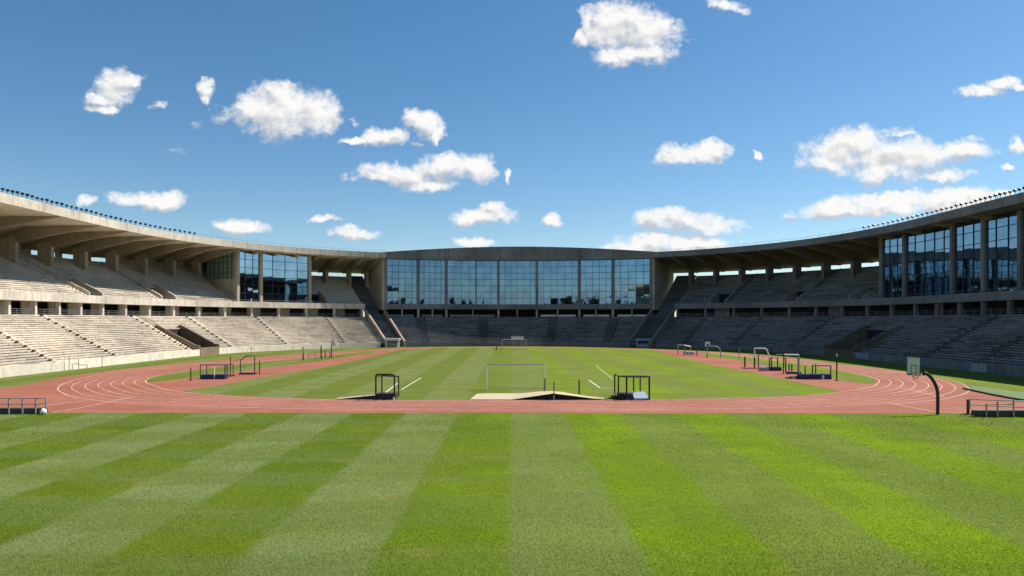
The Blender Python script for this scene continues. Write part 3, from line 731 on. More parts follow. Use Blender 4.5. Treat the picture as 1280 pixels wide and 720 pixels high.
# the two corner stair chutes
for sg, lab in ((-1, 'steep stair chute between pale parapets, between sunlit stand and glass hall'), (1, 'steep stair chute deep in shade between glass hall and the dark stand')):
    a, b = (HL-0.9, SL+0.15) if sg < 0 else (HR+0.9, SR-0.15); lo, hi = min(a, b), max(a, b)
    st = tag(empty('stairway', pt((a+b)/2, 0, 0)), lab, 'stairway', 'corner stair chutes'); bpy.context.view_layer.update()
    # lower flight runs slantwise through the lower tier, upper flight between the stand and the hall wall
    bot = (505.5, 483) if sg < 0 else (786, 813.5); topx = (480.5, 457) if sg < 0 else (814.5, 842)
    B = [Vector(pt(s_at(q, 0, sg), -0.3, 0)) for q in bot]; T = [Vector(pt(s_at(q, 14.2, sg), 14.2, 0)) for q in topx]
    mb = MB(); n = 19
    for k in range(n):
        f0, f1 = k/n, (k+1)/n; z0, z1 = 0.35+8.2*f0, 0.35+8.2*f1
        q = [B[0].lerp(T[0], f0), B[1].lerp(T[1], f0), B[1].lerp(T[1], f1), B[0].lerp(T[0], f1)]
        c = [(p_.x, p_.y, z0-1.0) for p_ in q]+[(p_.x, p_.y, z1) for p_ in q]
        mb.hexa(c if sg > 0 else [c[1], c[0], c[3], c[2], c[5], c[4], c[7], c[6]])
    prof = []; n = 26
    for k in range(n):
        o, z = 14.2+k*0.77, 8.55+k*0.446
        prof += [(o, z), (o, z+0.446)]
    sweep(mb, prof, lo, hi, 0, step=1.2); mb.build('steps', M['seat_dark'], st)
    for p0, p1 in zip(B, T):
        d_ = (p1-p0).normalized(); nn = Vector((-d_.y, d_.x, 0))*0.27; mb = MB()
        mb.hexa([tuple(p0-nn), tuple(p0+nn), tuple(p1+nn), tuple(p1-nn)]+[tuple(v_+Vector((0, 0, h_))) for v_, h_ in ((p0-nn, 1.55), (p0+nn, 1.55), (p1+nn, 10.0), (p1-nn, 10.0))]); mb.build('parapet', M['beam'], st)  # darker beam concrete stands in for shade on the parapets
    k = tag(empty('kiosk', pt(s_at(490.5 if sg < 0 else 804, -1.4, sg), -1.4, 0), 0), 'small %s canopy kiosk at the foot of the %s corner stairs' % (('white', 'sunlit') if sg < 0 else ('pale blue', 'shaded')), 'kiosk', 'kiosks at the stair feet')
    mk = M['white'] if sg < 0 else M['lightblue']
    mb = MB(); mb.hexa([(-1.9, -0.8, 1.75), (1.9, -0.8, 1.75), (1.9, 0.8, 1.75), (-1.9, 0.8, 1.75), (-2.0, -0.85, 2.3), (2.0, -0.85, 2.3), (2.0, 0.85, 2.3), (-2.0, 0.85, 2.3)]); mb.build('canopy', mk, k)
    for lx in (-1.6, 1.6):
        mb = MB(); mb.box(lx-0.1, lx+0.1, -0.6, -0.4, 0, 1.76); mb.box(lx-0.1, lx+0.1, 0.4, 0.6, 0, 1.76); mb.build('leg', mk, k)
    mb = MB(); mb.box(-1.3, 1.3, -0.35, 0.35, 0, 1.0); mb.build('counter', M['grey_paint'] if sg < 0 else M['lightblue'], k)

# ------------------------------------------------------------------ floodlights on the two roof edges
mb = MB(); mb.tube([(0, 0, 0), (0, 0, 0.75)], 0.06, 6); mb.tube([(0, -0.22, 0.95), (0, 0.20, 1.1)], [0.36, 0.24], 10); mb.box(-0.38, 0.38, -0.03, 0.03, 0.7, 0.76)
def light_row(side, n, p0, p1, label):
    proto = None
    for i in range(n):
        s = s_at(p0+(p1-p0)*i/(n-1), ROOF_F+0.3, side) if True else 0
        (x, y), tt, (nx, ny) = frame(s)
        if proto is None: o = proto = mb.build('floodlight', M['black'])
        else: o = proto.copy(); COL.objects.link(o)
        o.location = pt(s, ROOF_F+0.3, 25.52); o.rotation_euler = (0, 0, math.atan2(-nx, ny)+random.uniform(-0.25, 0.25)); k_ = random.uniform(0.55, 0.66); o.scale = (k_*1.15, k_*1.15, k_)
        tag(o, label, 'floodlight', 'floodlights on the %s roof edge' % ('sunlit' if side < 0 else 'shaded'))
light_row(-1, 40, 3, 243, 'small dark floodlight in the row along the pale left roof edge')
light_row(1, 34, 1281, 1080, 'small dark floodlight in the row along the shaded right roof edge')

# ------------------------------------------------------------------ equipment on the field
class Rig:
    """a thing standing at a ground point; px, py of the picture become metres at its distance"""
    def __init__(s, name, px, py, label, cat, group=None):
        s.py = py; s.x, s.d = G(px, py); s.k = s.d/FPX
        s.o = tag(empty(name, (s.x, s.d, 0)), label, cat, group)
    def X(s, px): return (px-CX)*s.k-s.x
    def Z(s, py): return max(0.0, (s.py-py)*s.k)
    def P(s, px, py, dy=0.0): return (s.X(px), dy, s.Z(py))
    def bar(s, name, pts_, m, r=0.04, n=8, parent=None):
        mb = MB()
        for pl in pts_: mb.tube([s.P(*q) for q in pl], r, n)
        return mb.build(name, M[m], parent or s.o)
    def block(s, name, px0, px1, py0, py1, dy0, dy1, m, parent=None):
        mb = MB(); x0, x1, z0, z1 = s.X(px0), s.X(px1), s.Z(py1), s.Z(py0)
        b = min(0.03, (x1-x0)/6, max(0.005, (z1-z0)/6))
        mb.hexa([(x0, dy0, z0), (x1, dy0, z0), (x1, dy1, z0), (x0, dy1, z0), (x0+b, dy0+b, z1), (x1-b, dy0+b, z1), (x1-b, dy1-b, z1), (x0+b, dy1-b, z1)])
        return mb.build(name, M[m], parent or s.o)
def post(px, py0, py1, label, m='black', r=0.06, cat='post', group='posts beside the runways', cap=None, name='post', foot=None):
    g = Rig(name, px, py1, label, cat, group)
    g.bar('pole', [[(px, py1), (px, py0)]], m, r)
    mb = MB(); mb.box(-r*2.2, r*2.2, -r*2.2, r*2.2, 0, 0.05); mb.build('base_plate', M['dark_rubber'], g.o)
    if cap: g.bar('cap', [[(px, cap), (px, py0)]], 'galv', r*1.3)
    if foot: g.bar('sleeve', [[(px, py1), (px, foot)]], 'galv', r*1.3)
    return g

# left group on the runway
post(238.5, 460, 476, 'lone thin dark post left of the navy framed hurdle cart')
g = Rig('hurdle_cart', 266, 474, 'navy steel framed cart with two open bays and solid navy skirt', 'equipment cart', 'framed carts on the runways')
g.bar('frame', [[(250.5, 474), (250.5, 456)], [(281, 474), (281, 456)], [(250.5, 456), (281, 456)], [(253, 473, 1.2), (253, 457, 1.2)], [(279.5, 473, 1.2), (279.5, 457, 1.2)], [(253, 457, 1.2), (279.5, 457, 1.2)], [(250.5, 456), (253, 457, 1.2)], [(281, 456), (279.5, 457, 1.2)]], 'blue_steel', 0.05)
g.bar('centre_post', [[(268, 474), (268, 456.5)]], 'white', 0.06)
g.block('skirt', 251, 267.5, 468.5, 474, -0.04, 1.2, 'navy'); g.block('skirt', 268.6, 280.6, 468.5, 474, -0.04, 1.2, 'navy')
g = Rig('hurdle_rack', 287, 470.5, 'dark narrow upright frame butting the navy cart, with a taller post', 'frame', 'framed carts on the runways')
g.bar('frame', [[(282.5, 455.5), (291.5, 455.5)], [(291.5, 455), (291.5, 470.5)], [(282.5, 455.5), (282.5, 470.5)]], 'blue_steel', 0.045)
g.bar('tall_post', [[(288, 445), (288, 470)]], 'black', 0.05)
g.block('base', 282, 292, 469.3, 470.5, -0.2, 0.5, 'black')
g = Rig('gate_frame', 309, 468, 'black goal like frame with slanted top bar and thin red arm', 'frame', 'framed carts on the runways')
g.bar('frame', [[(300.5, 468), (300.5, 450), (303, 449.2), (305.3, 446.8), (307.5, 444.6), (318.3, 444.4), (318.3, 468)]], 'black', 0.06)
g.bar('arm', [[(291, 450.3), (302, 449.4)]], 'red', 0.04)
g.block('base', 299.5, 318.8, 466.2, 468, -0.3, 0.7, 'black')
post(305.5, 452.5, 460, 'short thin post on the grass seen through the slanted black frame', 'grey_paint', 0.04)
post(324.5, 451, 468, 'thin black post just right of the slanted black frame')
# farther left group
post(379, 434, 450, 'pale topped dark post, leftmost of the posts by the far runway', 'black', 0.11, cap=442)
g = Rig('low_barrier', 390, 449, 'low thin grey barrier between two posts by the far runway', 'barrier')
g.bar('post', [[(385.5, 449), (385.5, 442)]], 'grey_paint', 0.07); g.bar('post', [[(395, 448.5), (395, 441.5)]], 'grey_paint', 0.07)
g.bar('rail', [[(385.5, 443), (395, 442.6)]], 'galv', 0.04); g.bar('rail', [[(385.5, 445.5), (395, 445.2)]], 'galv', 0.03)
post(401.5, 431.5, 448.3, 'thick dark post with pale top, right of the low grey barrier', 'black', 0.12, cap=435.5)
post(406.5, 438, 446.5, 'short green post between two taller dark posts', 'green', 0.12)
post(412.4, 439, 447.5, 'short dark blue post next to the white disc sign', 'blue_steel', 0.07)
g = Rig('disc_sign', 414.5, 447.5, 'white round disc sign on a tall dark post near the far left bend', 'sign')
g.bar('pole', [[(414.5, 447.5), (414.5, 427)]], 'blue_steel', 0.09)
mb = MB(); mb.tube([(g.X(417), -0.08, g.Z(429.5)), (g.X(417), 0.05, g.Z(429.5))], 0.46, 18); mb.build('disc', M['white'], g.o)
mb = MB(); mb.tube([(g.X(416.5), -0.02, g.Z(425.6)), (g.X(416.5), 0.05, g.Z(425.6))], 0.3, 14); mb.build('small_disc', M['white'], g.o)
g = Rig('small_goal', 314, 441.5, 'small thin white and green frame standing at the cream wall', 'frame')
g.bar('frame', [[(309.5, 441.5), (309.5, 435)], [(309.5, 435), (318.5, 434.6)], [(318.5, 434.6), (318.5, 441)]], 'white', 0.05); g.bar('middle_post', [[(314, 441), (314, 434.5)]], 'green', 0.05)
g = Rig('wall_gate', 98, 463, 'thin grey gate frame standing against the cream front wall', 'gate')
g.bar('frame', [[(86.5, 463), (86.5, 445)], [(98.5, 461), (98.5, 449)], [(90.5, 462), (90.5, 455), (98, 454.5)], [(98.5, 456.5), (109, 456), (109, 460)]], 'grey_paint', 0.05)
post(127.5, 445, 459, 'thin grey pole standing in front of the cream wall', 'grey_paint', 0.05)

# centre: throwing cage, goals, mats
g = Rig('throwing_cage', 483, 499.6, 'black steel cage with rounded top standing alone left of the near goal', 'cage', 'black cages on the near edge of the field')
g.bar('frame', [[(469.8, 499), (469.8, 470), (470.6, 468.4), (472.5, 467.8), (491, 468.2), (492.6, 469), (493, 471), (493, 499.5)]], 'black', 0.075)
g.bar('rear_frame', [[(474, 494, 1.3), (474, 471, 1.3)], [(495.6, 497, 1.2), (495.6, 472, 1.2)], [(493, 470), (495.6, 472, 1.2)], [(469.8, 470), (474, 471, 1.3)], [(474, 471, 1.3), (495.6, 472, 1.2)]], 'black', 0.06)
g.block('base', 470.5, 494.5, 492, 499, -0.15, 1.2, 'dark_rubber')
g.block('white_foot', 491.6, 494, 496.2, 499.6, -0.30, -0.17, 'white')
x0, d0 = G(420, 499.4); x1, d1 = G(469, 499); kd = d1/FPX
mb = MB(); L_ = x1-x0
mb.hexa([(0, 0, 0.0), (L_, 0, 0.0), (L_, 0.9, 0.0), (0, 0.9, 0.0), (0, 0.0, 0.02), (L_, 0.0, 0.34), (L_, 0.9, 0.34), (0, 0.9, 0.03)])
mt = tag(empty('landing_mat', (x0, d0, 0)), 'thin low wedge mat with pale top and dark side, left of the black cage', 'mat')
mb.build('side', M['dark_rubber'], mt)
mb = MB(); mb.hexa([(0, -0.03, 0.024), (L_, -0.03, 0.343), (L_, 0.93, 0.343), (0, 0.93, 0.034), (0, -0.03, 0.05), (L_, -0.03, 0.39), (L_, 0.93, 0.39), (0, 0.93, 0.06)]); mb.build('top_sheet', M['tarp'], mt)

def goal(px0, px1, pyb, pyt, label, frame_m, bar_m, depth, net=True, r=0.06):
    g = Rig('football_goal', (px0+px1)/2, pyb, label, 'goal', 'football goals')
    g.bar('post', [[(px0, pyb), (px0, pyt)]], frame_m, r); g.bar('post', [[(px1, pyb), (px1, pyt)]], frame_m, r)
    g.bar('crossbar', [[(px0, pyt), (px1, pyt)]], bar_m, r*0.9)
    h = g.Z(pyt); xa, xb = g.X(px0), g.X(px1)
    g2 = MB()
    for xx in (xa, xb): g2.tube([(xx, 0, h), (xx, depth*0.45, h), (xx, depth, 0.05)], r*0.4, 6); g2.tube([(xx, 0, 0.05), (xx, depth, 0.05)], r*0.4, 6)
    g2.tube([(xa, depth, 0.05), (xb, depth, 0.05)], r*0.5, 6); g2.build('net_support', M[bar_m], g.o)
    if net:
        nb = MB(); st_ = 0.24
        nx_ = int((xb-xa)/st_)
        for i in range(nx_+1):
            xx = xa+(xb-xa)*i/nx_; nb.tube([(xx, 0.02, h), (xx, depth*0.45, h-0.04), (xx, depth, 0.06)], 0.0035, 3, caps=False)
        for i in range(12):
            f = i/11; nb.tube([(xa, depth*(0.45+0.55*f), h*(1-f)+0.05*f), (xb, depth*(0.45+0.55*f), h*(1-f)+0.05*f)], 0.0035, 3, caps=False)
        nb.build('net', M['white'], g.o)
    return g
goal(608.3, 680.6, 487.3, 455.2, 'wide white football goal in front of the sand coloured tarp', 'white', 'galv', 1.7, True, 0.065)
goal(627.5, 657.5, 437.2, 424.6, 'distant grey football goal at the far end before the glass hall', 'galv', 'galv', 1.8, False, 0.10)
g = Rig('scoreboard', 647, 434.2, 'small pale board on posts behind the far football goal', 'board')
g.block('panel', 639, 654.5, 420.6, 424.2, 0, 0.15, 'white'); g.bar('leg', [[(642, 434.2), (642, 424)]], 'galv', 0.06); g.bar('leg', [[(652, 434.2), (652, 424)]], 'galv', 0.06)
post(621, 432.4, 437.4, 'thick short black bollard left of the far goal', 'black', 0.13, 'bollard', 'bollards by the far goal', name='bollard')
post(618.6, 434.4, 437, 'small low dark bollard beside the thick one by far goal', 'dark_rubber', 0.07, 'bollard', 'bollards by the far goal', name='bollard')
post(625, 435, 437.2, 'little red marker bollard just left of the far goal', 'red', 0.08, 'bollard', 'bollards by the far goal', name='bollard')

# sand coloured tarp tented over a pit cover
cv = tag(empty('pit_cover', (*G(672, 500), 0)), 'sand coloured tarp sheet tented over a dark opening in front of the goal', 'tarp')
ox, od = G(672, 500); kc = od/FPX
CVX = [587, 600, 615, 640, 660, 675, 692, 705, 724, 740, 758]
FRZ = [500.1, 500.1, 500.1, 499.7, 496.8, 494.6, 492.2, 493.8, 496.2, 498.2, 500.0]        # front edge height
top = MB(); nv = 6; rows_ = []
for i, px in enumerate(CVX):
    fz = max(0.03, (500.1-FRZ[i])*kc)
    x = (px-CX)*kc-ox
    dep = 5.2*(0.93 if i in (0,) else 1.0) if px < 700 else max(0.6, 5.2*(1-(px-700)/75))
    for j in range(nv+1):
        f = j/nv
        shx = (1-f)*0+f*(0.42 if px < 600 else 0.42*(1-i/5) if i < 5 else 0)
        rz = 0.30*math.exp(-((px-690)/42)**2)
        z = max(0.03, fz*(1-f)+rz*f+0.03*math.sin(i*1.7+j*0.9)*f*(1-f))
        if j == nv: z = 0.03
        top.v.append((x+shx, f*dep, z+0.012*(random.random()-0.5)*(0 < f < 1)))
k_ = nv+1
for i in range(len(CVX)-1):
    for j in range(nv): top.f.append((i*k_+j, (i+1)*k_+j, (i+1)*k_+j+1, i*k_+j+1)); top.m.append(0)
o = top.build('sheet', M['tarp'], cv)
sol = o.modifiers.new('thickness', 'SOLIDIFY'); sol.thickness = 0.025; sol.offset = 1
mb = MB()
for (a, b) in zip(range(3, 10), range(4, 11)):
    xa, xb = (CVX[a]-CX)*kc-ox, (CVX[b]-CX)*kc-ox; za, zb = max(0.01, (500.1-FRZ[a])*kc-0.02), max(0.01, (500.1-FRZ[b])*kc-0.02)
    mb.hexa([(xa, 0.35, 0.0), (xb, 0.35, 0.0), (xb, 0.45, 0.0), (xa, 0.45, 0.0), (xa, 0.35, za), (xb, 0.35, zb), (xb, 0.45, zb), (xa, 0.45, za)])
mb.build('dark_board', M['dark_rubber'], cv)  # dark sheet stands in for the shade under the tented tarp
post(681.2, 473, 492, 'dark upright at the right goal post, left of three tarp uprights', 'blue_steel', 0.06, 'post', 'uprights at the tarp')
post(692.5, 477, 500, 'thin grey footed upright at the peak of the sand tarp', 'blue_steel', 0.05, 'post', 'uprights at the tarp', foot=494)
post(724, 475.5, 495, 'dark upright with grey edge at the right slope of the sand tarp', 'blue_steel', 0.075, 'post', 'uprights at the tarp')

g = Rig('equipment_cage', 794, 500, 'black post frame rack with dark boxes and a pale blue sloped panel', 'cage', 'black cages on the near edge of the field')
g.bar('post', [[(783.2, 500), (783.2, 471)]], 'black', 0.08); g.bar('post', [[(811.6, 500), (811.6, 471)]], 'black', 0.08)
g.bar('post', [[(776, 496, 1.4), (776, 471.8, 1.4)]], 'black', 0.07); g.bar('post', [[(795.4, 496, 1.4), (795.4, 471.8, 1.4)]], 'black', 0.06); g.bar('post', [[(803.8, 496, 1.4), (803.8, 471.8, 1.4)]], 'black', 0.06)
g.bar('top_rail', [[(783.2, 471), (811.6, 471)], [(776, 471.8, 1.4), (809, 471.8, 1.4)], [(783.2, 471), (776, 471.8, 1.4)], [(811.6, 471), (809, 471.8, 1.4)]], 'black', 0.065)
g.bar('side_post', [[(770.4, 494.5, 1.0), (770.4, 469, 1.0)], [(770.4, 469, 1.0), (774, 470.2, 1.2)]], 'black', 0.065)
g.block('box', 773, 781, 491.6, 499, 0.0, 1.1, 'dark_rubber'); g.block('box', 781.5, 792, 492.4, 499.4, 0.1, 1.2, 'navy')
mb = MB(); xa, xb = g.X(791.5), g.X(811.2)
mb.hexa([(xa, -0.05, 0), (xb, -0.05, 0), (xb, 1.2, 0), (xa, 1.2, 0), (xa+0.1, -0.05, 0.16), (xb, -0.05, 0.16), (xb-0.15, 1.2, 0.62), (xa, 1.2, 0.62)]); mb.build('sloped_panel', M['lightblue'], g.o)
# tuft of long grass by the rack
mb = MB(); tx_, ty_ = G(768, 499)
for i in range(420):
    a = random.uniform(0, 6.28); r_ = random.gauss(0, 0.22); x = r_*math.cos(a)*1.5; y = r_*math.sin(a); h = random.uniform(0.12, 0.42)*math.exp(-(r_*1.6)**2); l = random.uniform(-0.15, 0.15)
    mb.add([(x-0.012, y, 0), (x+0.012, y, 0), (x+l+0.006, y+l*0.4, h), (x+l, y+l*0.4, h)], [(0, 1, 2, 3)])
tf = mb.build('grass_tuft', M['leaf']); tf.location = (tx_, ty_, 0.008); tag(tf, 'clump of long dark grass beside the black post rack', 'grass tuft')

# right groups on the runway
g = Rig('gate_frame', 855, 444, 'silver goal like frame with small dark trolley under it, at the far right', 'frame', 'framed carts on the runways')
g.bar('frame', [[(847.5, 444), (847.5, 431.2), (856, 431.6), (863, 433.2), (863.2, 438)]], 'galv', 0.09)
g.bar('rear_frame', [[(850, 443, 2), (850, 432.5, 2)], [(856, 440), (856, 432)]], 'grey_paint', 0.07)
g.block('trolley_body', 856, 868, 440, 443, 0, 1.2, 'grey_paint'); g.bar('trolley_leg', [[(857, 444), (857, 438)], [(861, 444), (861, 440)], [(866, 444), (866, 440)]], 'white', 0.1)
post(871, 437.5, 444.2, 'short rusty dark post right of the silver far right frame', 'brown', 0.12)
g = Rig('basketball_hoop', 893, 447.5, 'distant basketball hoop with small white board on a bent arm', 'basketball hoop', 'basketball hoops')
g.bar('pole', [[(900.8, 448), (900.8, 440), (899.6, 435.6), (896.5, 433.3), (893, 432.8), (886, 432.6)]], 'grey_paint', 0.085)
g.bar('front_post', [[(884, 446), (884, 433)]], 'grey_paint', 0.08)
g.block('backboard', 881.3, 887.6, 427, 433, -0.05, 0.05, 'white'); g.block('target_frame', 883.2, 885.8, 430, 432.6, -0.06, -0.052, 'black')
g.block('foot', 882.8, 884.4, 444.6, 446.6, -0.15, 0.1, 'black')
post(924, 434, 447.5, 'slim pale dark post standing on grass right of the distant hoop', 'grey_paint', 0.06)
g = Rig('hurdle_rack', 952, 460.5, 'white goal frame with slanted right corner above a dark base bar', 'frame', 'framed carts on the runways')
g.bar('frame', [[(943.2, 459), (943.2, 435.4), (957, 435.6), (958.6, 437.6), (961.6, 445.6), (962, 459)]], 'white', 0.09)
g.bar('lower_sleeve', [[(943.2, 460), (943.2, 447)], [(962, 460), (962, 447)]], 'blue_steel', 0.11)
g.bar('rear_post', [[(951.5, 460, 1.2), (951.5, 444, 1.2)]], 'blue_steel', 0.08)
g.block('base', 929, 953, 459.4, 461.2, -0.4, 0.6, 'brown')
post(931, 446, 460, 'thick black post left of the white slanted frame', 'black', 0.11)
g = Rig('hurdle_cart', 966, 463.6, 'low cart with pale front block and navy box behind two posts', 'equipment cart', 'framed carts on the runways')
g.block('front_block', 951, 960.6, 459, 463.6, -0.2, 0.9, 'lightblue'); g.block('box', 961, 977, 459, 463.8, -0.1, 1.1, 'navy')
g.bar('post', [[(966.5, 461, 0.6), (966.5, 446.8, 0.6)]], 'blue_steel', 0.08); g.bar('post', [[(974, 461, 0.6), (974, 447, 0.6)]], 'blue_steel', 0.08); g.bar('handrail', [[(966.5, 447, 0.6), (974, 447.2, 0.6)], [(974, 443.5, 1.0), (983, 443.8, 1.0)]], 'grey_paint', 0.04)
g = Rig('gate_frame', 989, 467.6, 'tall frame with white crossbar and thick grey right leg beside a red mat', 'frame', 'framed carts on the runways')
g.bar('crossbar', [[(980, 443.2), (998.4, 443.6)]], 'white', 0.09); g.bar('leg', [[(998.2, 466), (998.2, 443.4)]], 'grey_paint', 0.13); g.bar('leg', [[(979, 469), (980, 442.2)]], 'black', 0.075); g.bar('leg', [[(985, 466, 0.8), (985, 447.5, 0.8)]], 'blue_steel', 0.08)
g.bar('rear_post', [[(990.8, 465, 1.2), (990.8, 455.5, 1.2)], [(994.3, 465, 1.2), (994.3, 455.5, 1.2)]], 'blue_steel', 0.08)
g.block('base', 986, 1002.5, 465.2, 470, 0.1, 1.2, 'navy')
g = Rig('landing_mat', 997, 473.4, 'low curved dark red mat on the runway by the tall white topped frame', 'mat')
mb = MB()
q = [(983, 468.8), (988, 470), (994, 472), (1001, 473.4), (1007, 473), (1009, 470.5)]
mb.tube([(g.X(a), 0, 0.09+0.14*abs(math.sin(i*0.9))) for i, (a, b) in enumerate(q)], [0.08, 0.13, 0.16, 0.17, 0.14, 0.08], 8); mb.box(g.X(985), g.X(1006), 0.1, 0.9, 0.0, 0.17); mb.build('pad', M['brown'], g.o)
g.block('white_tab', 990, 992.5, 471, 472.6, -0.3, -0.25, 'white')
g = Rig('hurdle_cart', 1025, 474.2, 'long navy cart with post frame on its right half, nearest on the right', 'equipment cart', 'framed carts on the runways')
g.block('skirt', 1001, 1028, 468, 474, 0.0, 1.2, 'navy'); g.block('skirt', 1030, 1039.8, 468, 474, 0.0, 1.2, 'navy'); g.block('white_panel', 1027.2, 1030.2, 469, 474.2, -0.08, -0.005, 'white')
g.bar('frame', [[(1015.5, 474.5), (1015.5, 456.5)], [(1038.4, 474), (1038.4, 457)], [(1015.5, 457), (1038.4, 457.2)], [(1025, 468, 1.2), (1025, 455.2, 1.2)], [(1009, 468, 0.6), (1009, 458.2, 0.6)]], 'blue_steel', 0.07)
g.bar('top_rail', [[(1016, 456.4), (1038, 456.6)]], 'lightblue', 0.045)
post(1046, 442, 476, 'tall dark post with grey head right of the long navy cart', 'black', 0.075, cap=446)

# near basketball hoop
g = Rig('basketball_hoop', 1172, 518.4, 'near basketball hoop with pale square board on thick curved black pole', 'basketball hoop', 'basketball hoops')
mb = MB(); pl = smooth([g.P(x, y)[::2] for x, y in ((1172, 518.4), (1172.2, 505), (1172, 492), (1170.6, 484.5), (1167.6, 477.6), (1163.6, 471.8), (1159, 467.8), (1154, 465.8))], 4)
mb.tube([(a, 0, b) for a, b in pl], 0.12, 12); mb.build('pole', M['black'], g.o, smooth=True)
br = empty('backboard_frame', (0, 0, 0))
mb = MB(); xa, xb, za, zb = g.X(1131), g.X(1153), g.Z(469.6), g.Z(446.8)
yw = 0.30
mb.hexa([(xa, -yw, za+0.09), (xb, yw, za-0.03), (xb, yw+0.05, za-0.03), (xa, -yw+0.05, za+0.09), (xa, -yw, zb+0.03), (xb, yw, zb-0.06), (xb, yw+0.05, zb-0.06), (xa, -yw+0.05, zb+0.03)])
bb = mb.build('backboard', M['glassboard'], g.o); bpy.data.objects.remove(br)
def onb(px, py, out=0.012):
    f = (px-1131)/22; return (g.X(px), -yw+2*yw*f-out, g.Z(py))
mb = MB()
for a, b in (((1137.5, 456.5), (1145.8, 456.7)), ((1145.8, 456.7), (1145.8, 467)), ((1137.5, 456.5), (1137.5, 466.6)), ((1137.5, 466.6), (1145.8, 467))): mb.tube([onb(*a), onb(*b)], 0.022, 6)
mb.build('target_square', M['black'], bb)
mb = MB()
for a, b in (((1131, 467.6), (1153.2, 470.2)), ((1131, 446.5), (1131, 467.6)), ((1153.2, 448.6), (1153.2, 470.2)), ((1131, 446.3), (1153.2, 448.4))): mb.tube([onb(*a), onb(*b)], 0.04 if a[1] > 460 else 0.022, 6)
mb.build('edge_frame', M['black'], bb)
c_ = onb(1141, 468.6); mb = MB()
mb.tube([(c_[0]+0.235*math.cos(2*math.pi*i/20), c_[1]-0.30+0.235*math.sin(2*math.pi*i/20), c_[2]) for i in range(21)], 0.02, 6, caps=False)
mb.tube([(c_[0], c_[1], c_[2]-0.15), (c_[0], c_[1]-0.1, c_[2])], 0.03, 6); rim = mb.build('rim', M['red'], bb)
mb = MB()
for i in range(10):
    a = 2*math.pi*i/10; mb.tube([(c_[0]+0.23*math.cos(a), c_[1]-0.30+0.23*math.sin(a), c_[2]), (c_[0]+0.12*math.cos(a+0.5), c_[1]-0.30+0.12*math.sin(a+0.5), c_[2]-0.34)], 0.008, 4)
mb.build('net', M['red'], rim)
g.bar('bracket', [[(1153, 468.5), (1160, 468.2)], [(1153, 458), (1157, 466.5)]], 'black', 0.05)
post(1210, 499.4, 518, 'short thick black post left of the right hand field barrier', 'black', 0.10, 'post', 'posts beside the runways')

def barrier(px_l, px_r, pyb, posts, rails, base, label, hook=None):
    g = Rig('field_barrier', (px_l+px_r)/2, pyb, label, 'barrier', 'railed barriers at the near track edge')
    for (px, y0, y1, dy) in posts: g.bar('post', [[(px, y1, dy), (px, y0, dy)]], 'grey_paint', 0.055)
    for (a, b) in rails: g.bar('rail', [[a, b]], 'grey_paint', 0.04)
    x0, x1, y0, y1 = base; g.block('base_board', x0, x1, y0, y1, 0.1, 0.6, 'olive')
    return g
barrier(-62, 58, 517.6, [(x, 498, 517.6, 0) for x in (-57, -40, -23, -6, 11, 28, 44.5, 57.6)], [((-60, 498), (58, 497.8)), ((-60, 505.2), (58, 505)), ], (-62, 54, 510.8, 517.2), 'railed barrier with dark base board at left edge, a ball at its end')
barrier(1218, 1300, 521.4, [(1222, 500.4, 513, 0.9), (1233, 504.6, 521.4, 0), (1247, 501.6, 521.2, 0), (1267, 500, 521.6, 0), (1285, 500, 521.6, 0), (1299, 500, 521.6, 0)],
        [((1222, 500.8, 0.9), (1267, 501, 0)), ((1267, 501), (1300, 501.4)), ((1222, 507.6, 0.9), (1300, 510.4)), ((1233, 505), (1267, 505.4))], (1220, 1300, 513.6, 520.4), 'railed barrier with dark base board at the right edge of the field')
bx_, by_ = G(55.2, 518.2)
mb = MB(); mb.ball((0, 0, 0.23), 0.23, 20, 12)
m, t, p = mat('ball_panels'); c = t.node('ShaderNodeTexCoord').outputs['Object']
vo = t.node('ShaderNodeTexVoronoi'); vo.inputs['Scale'].default_value = 4.2; t.set(vo.inputs['Vector'], c)
t.set(p.inputs['Base Color'], t.mix(t.maprange(vo.outputs['Distance'], 0.28, 0.34), (0.12, 0.12, 0.13), (0.78, 0.78, 0.75))); p.inputs['Roughness'].default_value = 0.45
bl = mb.build('ball', m, smooth=True); bl.location = (bx_, by_-0.1, 0.004); tag(bl, 'white and grey football lying at the end of the left barrier', 'ball')

# pale cover sheet with dark kerb on the right
mb = MB(); cvp = [G(1211.5, 483), G(1236, 485), G(1281, 492), G(1330, 499), G(1330, 508), G(1270, 499), G(1214, 488)]
n_ = len(cvp); b = [(x, y, 0.0125) for x, y in cvp]+[(x, y, 0.07) for x, y in cvp]
mb.add(b, [tuple(range(n_, 2*n_))]+[(i, (i+1) % n_, n_+(i+1) % n_, n_+i) for i in range(n_)])
cs = mb.build('ground_sheet', M['cover']); tag(cs, 'pale green cover sheet lying on grass at the right bend of the track', 'ground sheet')
mb = MB(); kp = [G(1205, 486.5), G(1214, 488.4), G(1240, 494), G(1270, 499.6), G(1330, 508.6)]
for a, b in zip(kp, kp[1:]):
    d_ = Vector((b[0]-a[0], b[1]-a[1])); nn = Vector((-d_.y, d_.x)).normalized()*0.13
    mb.hexa([(a[0]-nn.x, a[1]-nn.y, 0.0), (b[0]-nn.x, b[1]-nn.y, 0.0), (b[0]+nn.x, b[1]+nn.y, 0.0), (a[0]+nn.x, a[1]+nn.y, 0.0), (a[0]-nn.x, a[1]-nn.y, 0.16), (b[0]-nn.x, b[1]-nn.y, 0.16), (b[0]+nn.x, b[1]+nn.y, 0.16), (a[0]+nn.x, a[1]+nn.y, 0.16)])
kb = mb.build('timber_kerb', M['olive']); tag(kb, 'low dark kerb edging the pale green sheet beside the track', 'kerb')
